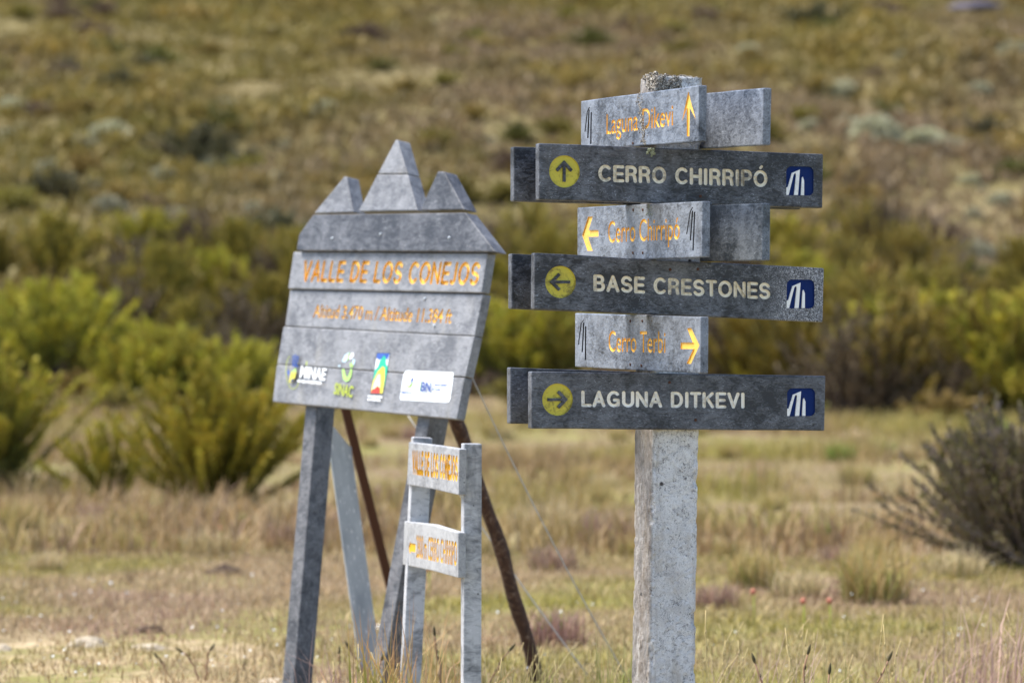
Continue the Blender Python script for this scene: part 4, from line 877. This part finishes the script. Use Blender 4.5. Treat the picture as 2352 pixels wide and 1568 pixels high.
bm = bmesh.new()
for k_ in range(7):
    a = k_ / 7 * 6.283; c = Vector((math.cos(a), math.sin(a), .25)); s = Vector((-math.sin(a), math.cos(a), 0)); bm.faces.new([bm.verts.new(q_) for q_ in (c * .002, c * .007 + s * .0035, c * .0115, c * .007 - s * .0035)])
bmesh.ops.create_icosphere(bm, subdivisions=1, radius=.0032)
DA = bm_to_mesh(bm, 'white_flower'); DA.materials.append(M['petal'] if 'petal' in M else M['ink_white'])
for i in range(150):
    px = R.choice([R.uniform(0, 640), R.uniform(0, 640), R.uniform(700, 1440), R.uniform(1620, 2352)]); py = 1568 - 260 * R.random() ** 1.2; p = on_ground(px, py, 9.)
    o = bpy.data.objects.new('white_flower', DA); link(o); o.location = p + Vector((0, 0, R.uniform(.02, .05))); o.rotation_euler = (R.uniform(-.4, .8), R.uniform(-.5, .5), R.random() * 6); s = R.uniform(.3, .62); o.scale = (s, s, s)
    w_ = 'in the turf left of the sign legs' if px < 680 else 'in the turf between the signs' if px < 1500 else 'in the turf right of the concrete post'; tag(o, f'tiny white flower {w_}', 'flower', f'tiny white flowers {w_}')
# seed stalks and long grass in front
M['stalk'] = plain('dry_stalk', (.30, .17, .10), .8); M['seed'] = plain('dark_seed_head', (.075, .06, .025), .9); M['straw'] = plain('straw_stalk', (.50, .38, .17), .8); M['palegrass'] = plain('pale_dry_grass', (.62, .52, .38), .8)
def stalk(label, px, py_top, d, bend, mat='stalk', head=True, group='dry seed stalks in front', r=.0032):
    top = at_d(px, py_top, d); x0 = top.x - bend; g = gz(x0, d); root = Vector((x0, d, g)); o = thing('seed_stalk', label, 'grass stalk', root, group); h = top.z - g; pts = []
    for i in range(9): t = i / 8; pts.append((bend * t * t + .004 * math.sin(i * 2.2 + px), 0, h * t - .02 * (i == 0)))
    tube('stem', pts, [r * (1.2 - .5 * i / 8) for i in range(9)], M[mat], o, 6)
    dv = (Vector(pts[-1]) - Vector(pts[-2])).normalized(); e = Vector(pts[-1])
    if head: tube('seed_head', [e - dv * .004, e + dv * .004, e + dv * .016, e + dv * .028], [.0018, .0046, .0042, .0012], M['seed'], o, 8)
    for q_ in (.72, .8, .88): 
        b0 = Vector((bend * q_ * q_, 0, h * q_)); tube('seed_head', [b0 - Vector((0, 0, .004)), b0 + Vector((.001, 0, .002)), b0 + Vector((0, 0, .008))], [.0013, .0026, .001], M['seed'] if head else M[mat], o, 6)
for i, (px, py, d, bd, lab) in enumerate(((800, 1488, 10.3, -.07, 'dry seed stalk bending left in front of the galvanised brace'), (996, 1458, 9.9, -.03, 'upright seed stalk with a dark head between the posts of the trail sign'), (1170, 1493, 9.8, .09, 'seed stalk bending right beside the rusty pole'), (480, 1492, 10.8, .01, 'dark headed stalk at left standing straight'), (420, 1496, 10.8, -.05, 'dark headed stalk at left bending to the left'), (362, 1510, 11., -.03, 'short dark headed stalk above the turf at far left'),
    (875, 1515, 9.6, .02, 'dark headed stalk low in front of the right sign leg'), (905, 1530, 9.6, -.01, 'second low dark headed stalk in front of the right sign leg'), (700, 1530, 10.4, -.02, 'dark headed stalk before the foot of the left sign leg'), (830, 1545, 9.7, -.04, 'dark headed stalk left of the right leg foot'), (920, 1540, 9.4, -.1, 'leaning seed stalk before the far trail sign post'), (968, 1518, 9.6, .03, 'seed stalk rising between the trail sign posts'), (780, 1500, 10.6, .0, 'thin stalk between the two sign legs'),
    (1735, 1520, 8.8, -.06, 'dark twiggy stalk leaning left beside the concrete post'), (2040, 1515, 8.8, .09, 'dark stalk leaning right on the right half of the photo'), (1855, 1500, 8.9, .03, 'dark seed stalk between the two leaning ones'), (1905, 1545, 8.6, .005, 'short dark headed stalk at the bottom edge right of the post'))):
    stalk(lab, px, py, d, bd)
for i in range(60):
    px = R.choice([R.uniform(1610, 1900), R.uniform(1610, 1900), R.uniform(1900, 2352), R.uniform(1110, 1430), R.uniform(760, 1040)]); py = R.uniform(1400, 1530) if px > 1600 else R.uniform(1470, 1550); w_ = 'right of the concrete post' if px > 1600 else 'between the trail sign and the concrete post' if px > 1050 else 'at the foot of the trail sign'
    stalk(f'thin straw coloured grass stalk {w_}', px, py, R.uniform(8.6, 10.2), R.uniform(-.06, .1), 'straw', False, f'thin straw stalks {w_}', .0016)
LONG = [tuft_mesh(75, .48, .12, [(.28, .28, .06), (.40, .33, .12), (.34, .22, .12), (.22, .25, .05)], .007, .5, [(.55, .32, .13)]), tuft_mesh(90, .44, .11, [(.30, .31, .08), (.40, .36, .12)], .005, .45, [(.5, .42, .2)]), tuft_mesh(80, .42, .13, [(.36, .24, .18), (.42, .29, .23)], .0034, .6, [(.5, .36, .32)])]
for m_ in LONG: m_.materials.append(M['grass'])
for px, d, s, kd, lab in ((905, 8.9, 1.12, 0, 'tuft of long rusty green grass around the far post of the trail sign'), (855, 9.2, 1.0, 0, 'tuft of long grass at the foot of the right sign leg'), (980, 8.8, .95, 0, 'tuft of long grass between the trail sign posts'), (1130, 8.9, .9, 1, 'thin tuft of grass just right of the near trail sign post'), (1210, 9.3, .88, 1, 'thin tuft of grass at the foot of the rusty pole'), (780, 9.7, .9, 2, 'reddish wispy grass between the two sign legs'), (1650, 8.7, .95, 1, 'wispy green tuft touching the right side of the concrete post'), (1700, 8.8, 1.1, 2, 'pinkish wispy grass right of the concrete post'), (1790, 9.0, 1.05, 2, 'pinkish wispy grass in the middle of the lower right'), (1900, 9.2, .9, 1, 'wispy yellow-green tuft in the lower right'), (2080, 9.5, .9, 2, 'pinkish wispy grass left of the corner clump'), (2250, 9.8, 1.15, 2, 'brownish wispy grass in the lower right corner'), (2330, 9.9, 1.3, 2, 'brownish wispy grass at the right edge near the bottom'), (1420, 9.6, .85, 1, 'thin tuft of grass left of the concrete post foot')):
    x = (px - 1176) / F * d; o = bpy.data.objects.new('grass_tuft', LONG[kd]); link(o); o.location = (x, d, gz(x, d)); o.scale = (s, s, s); o.rotation_euler.z = R.random() * 6; tag(o, lab, 'grass tuft', 'long grass tufts in front')
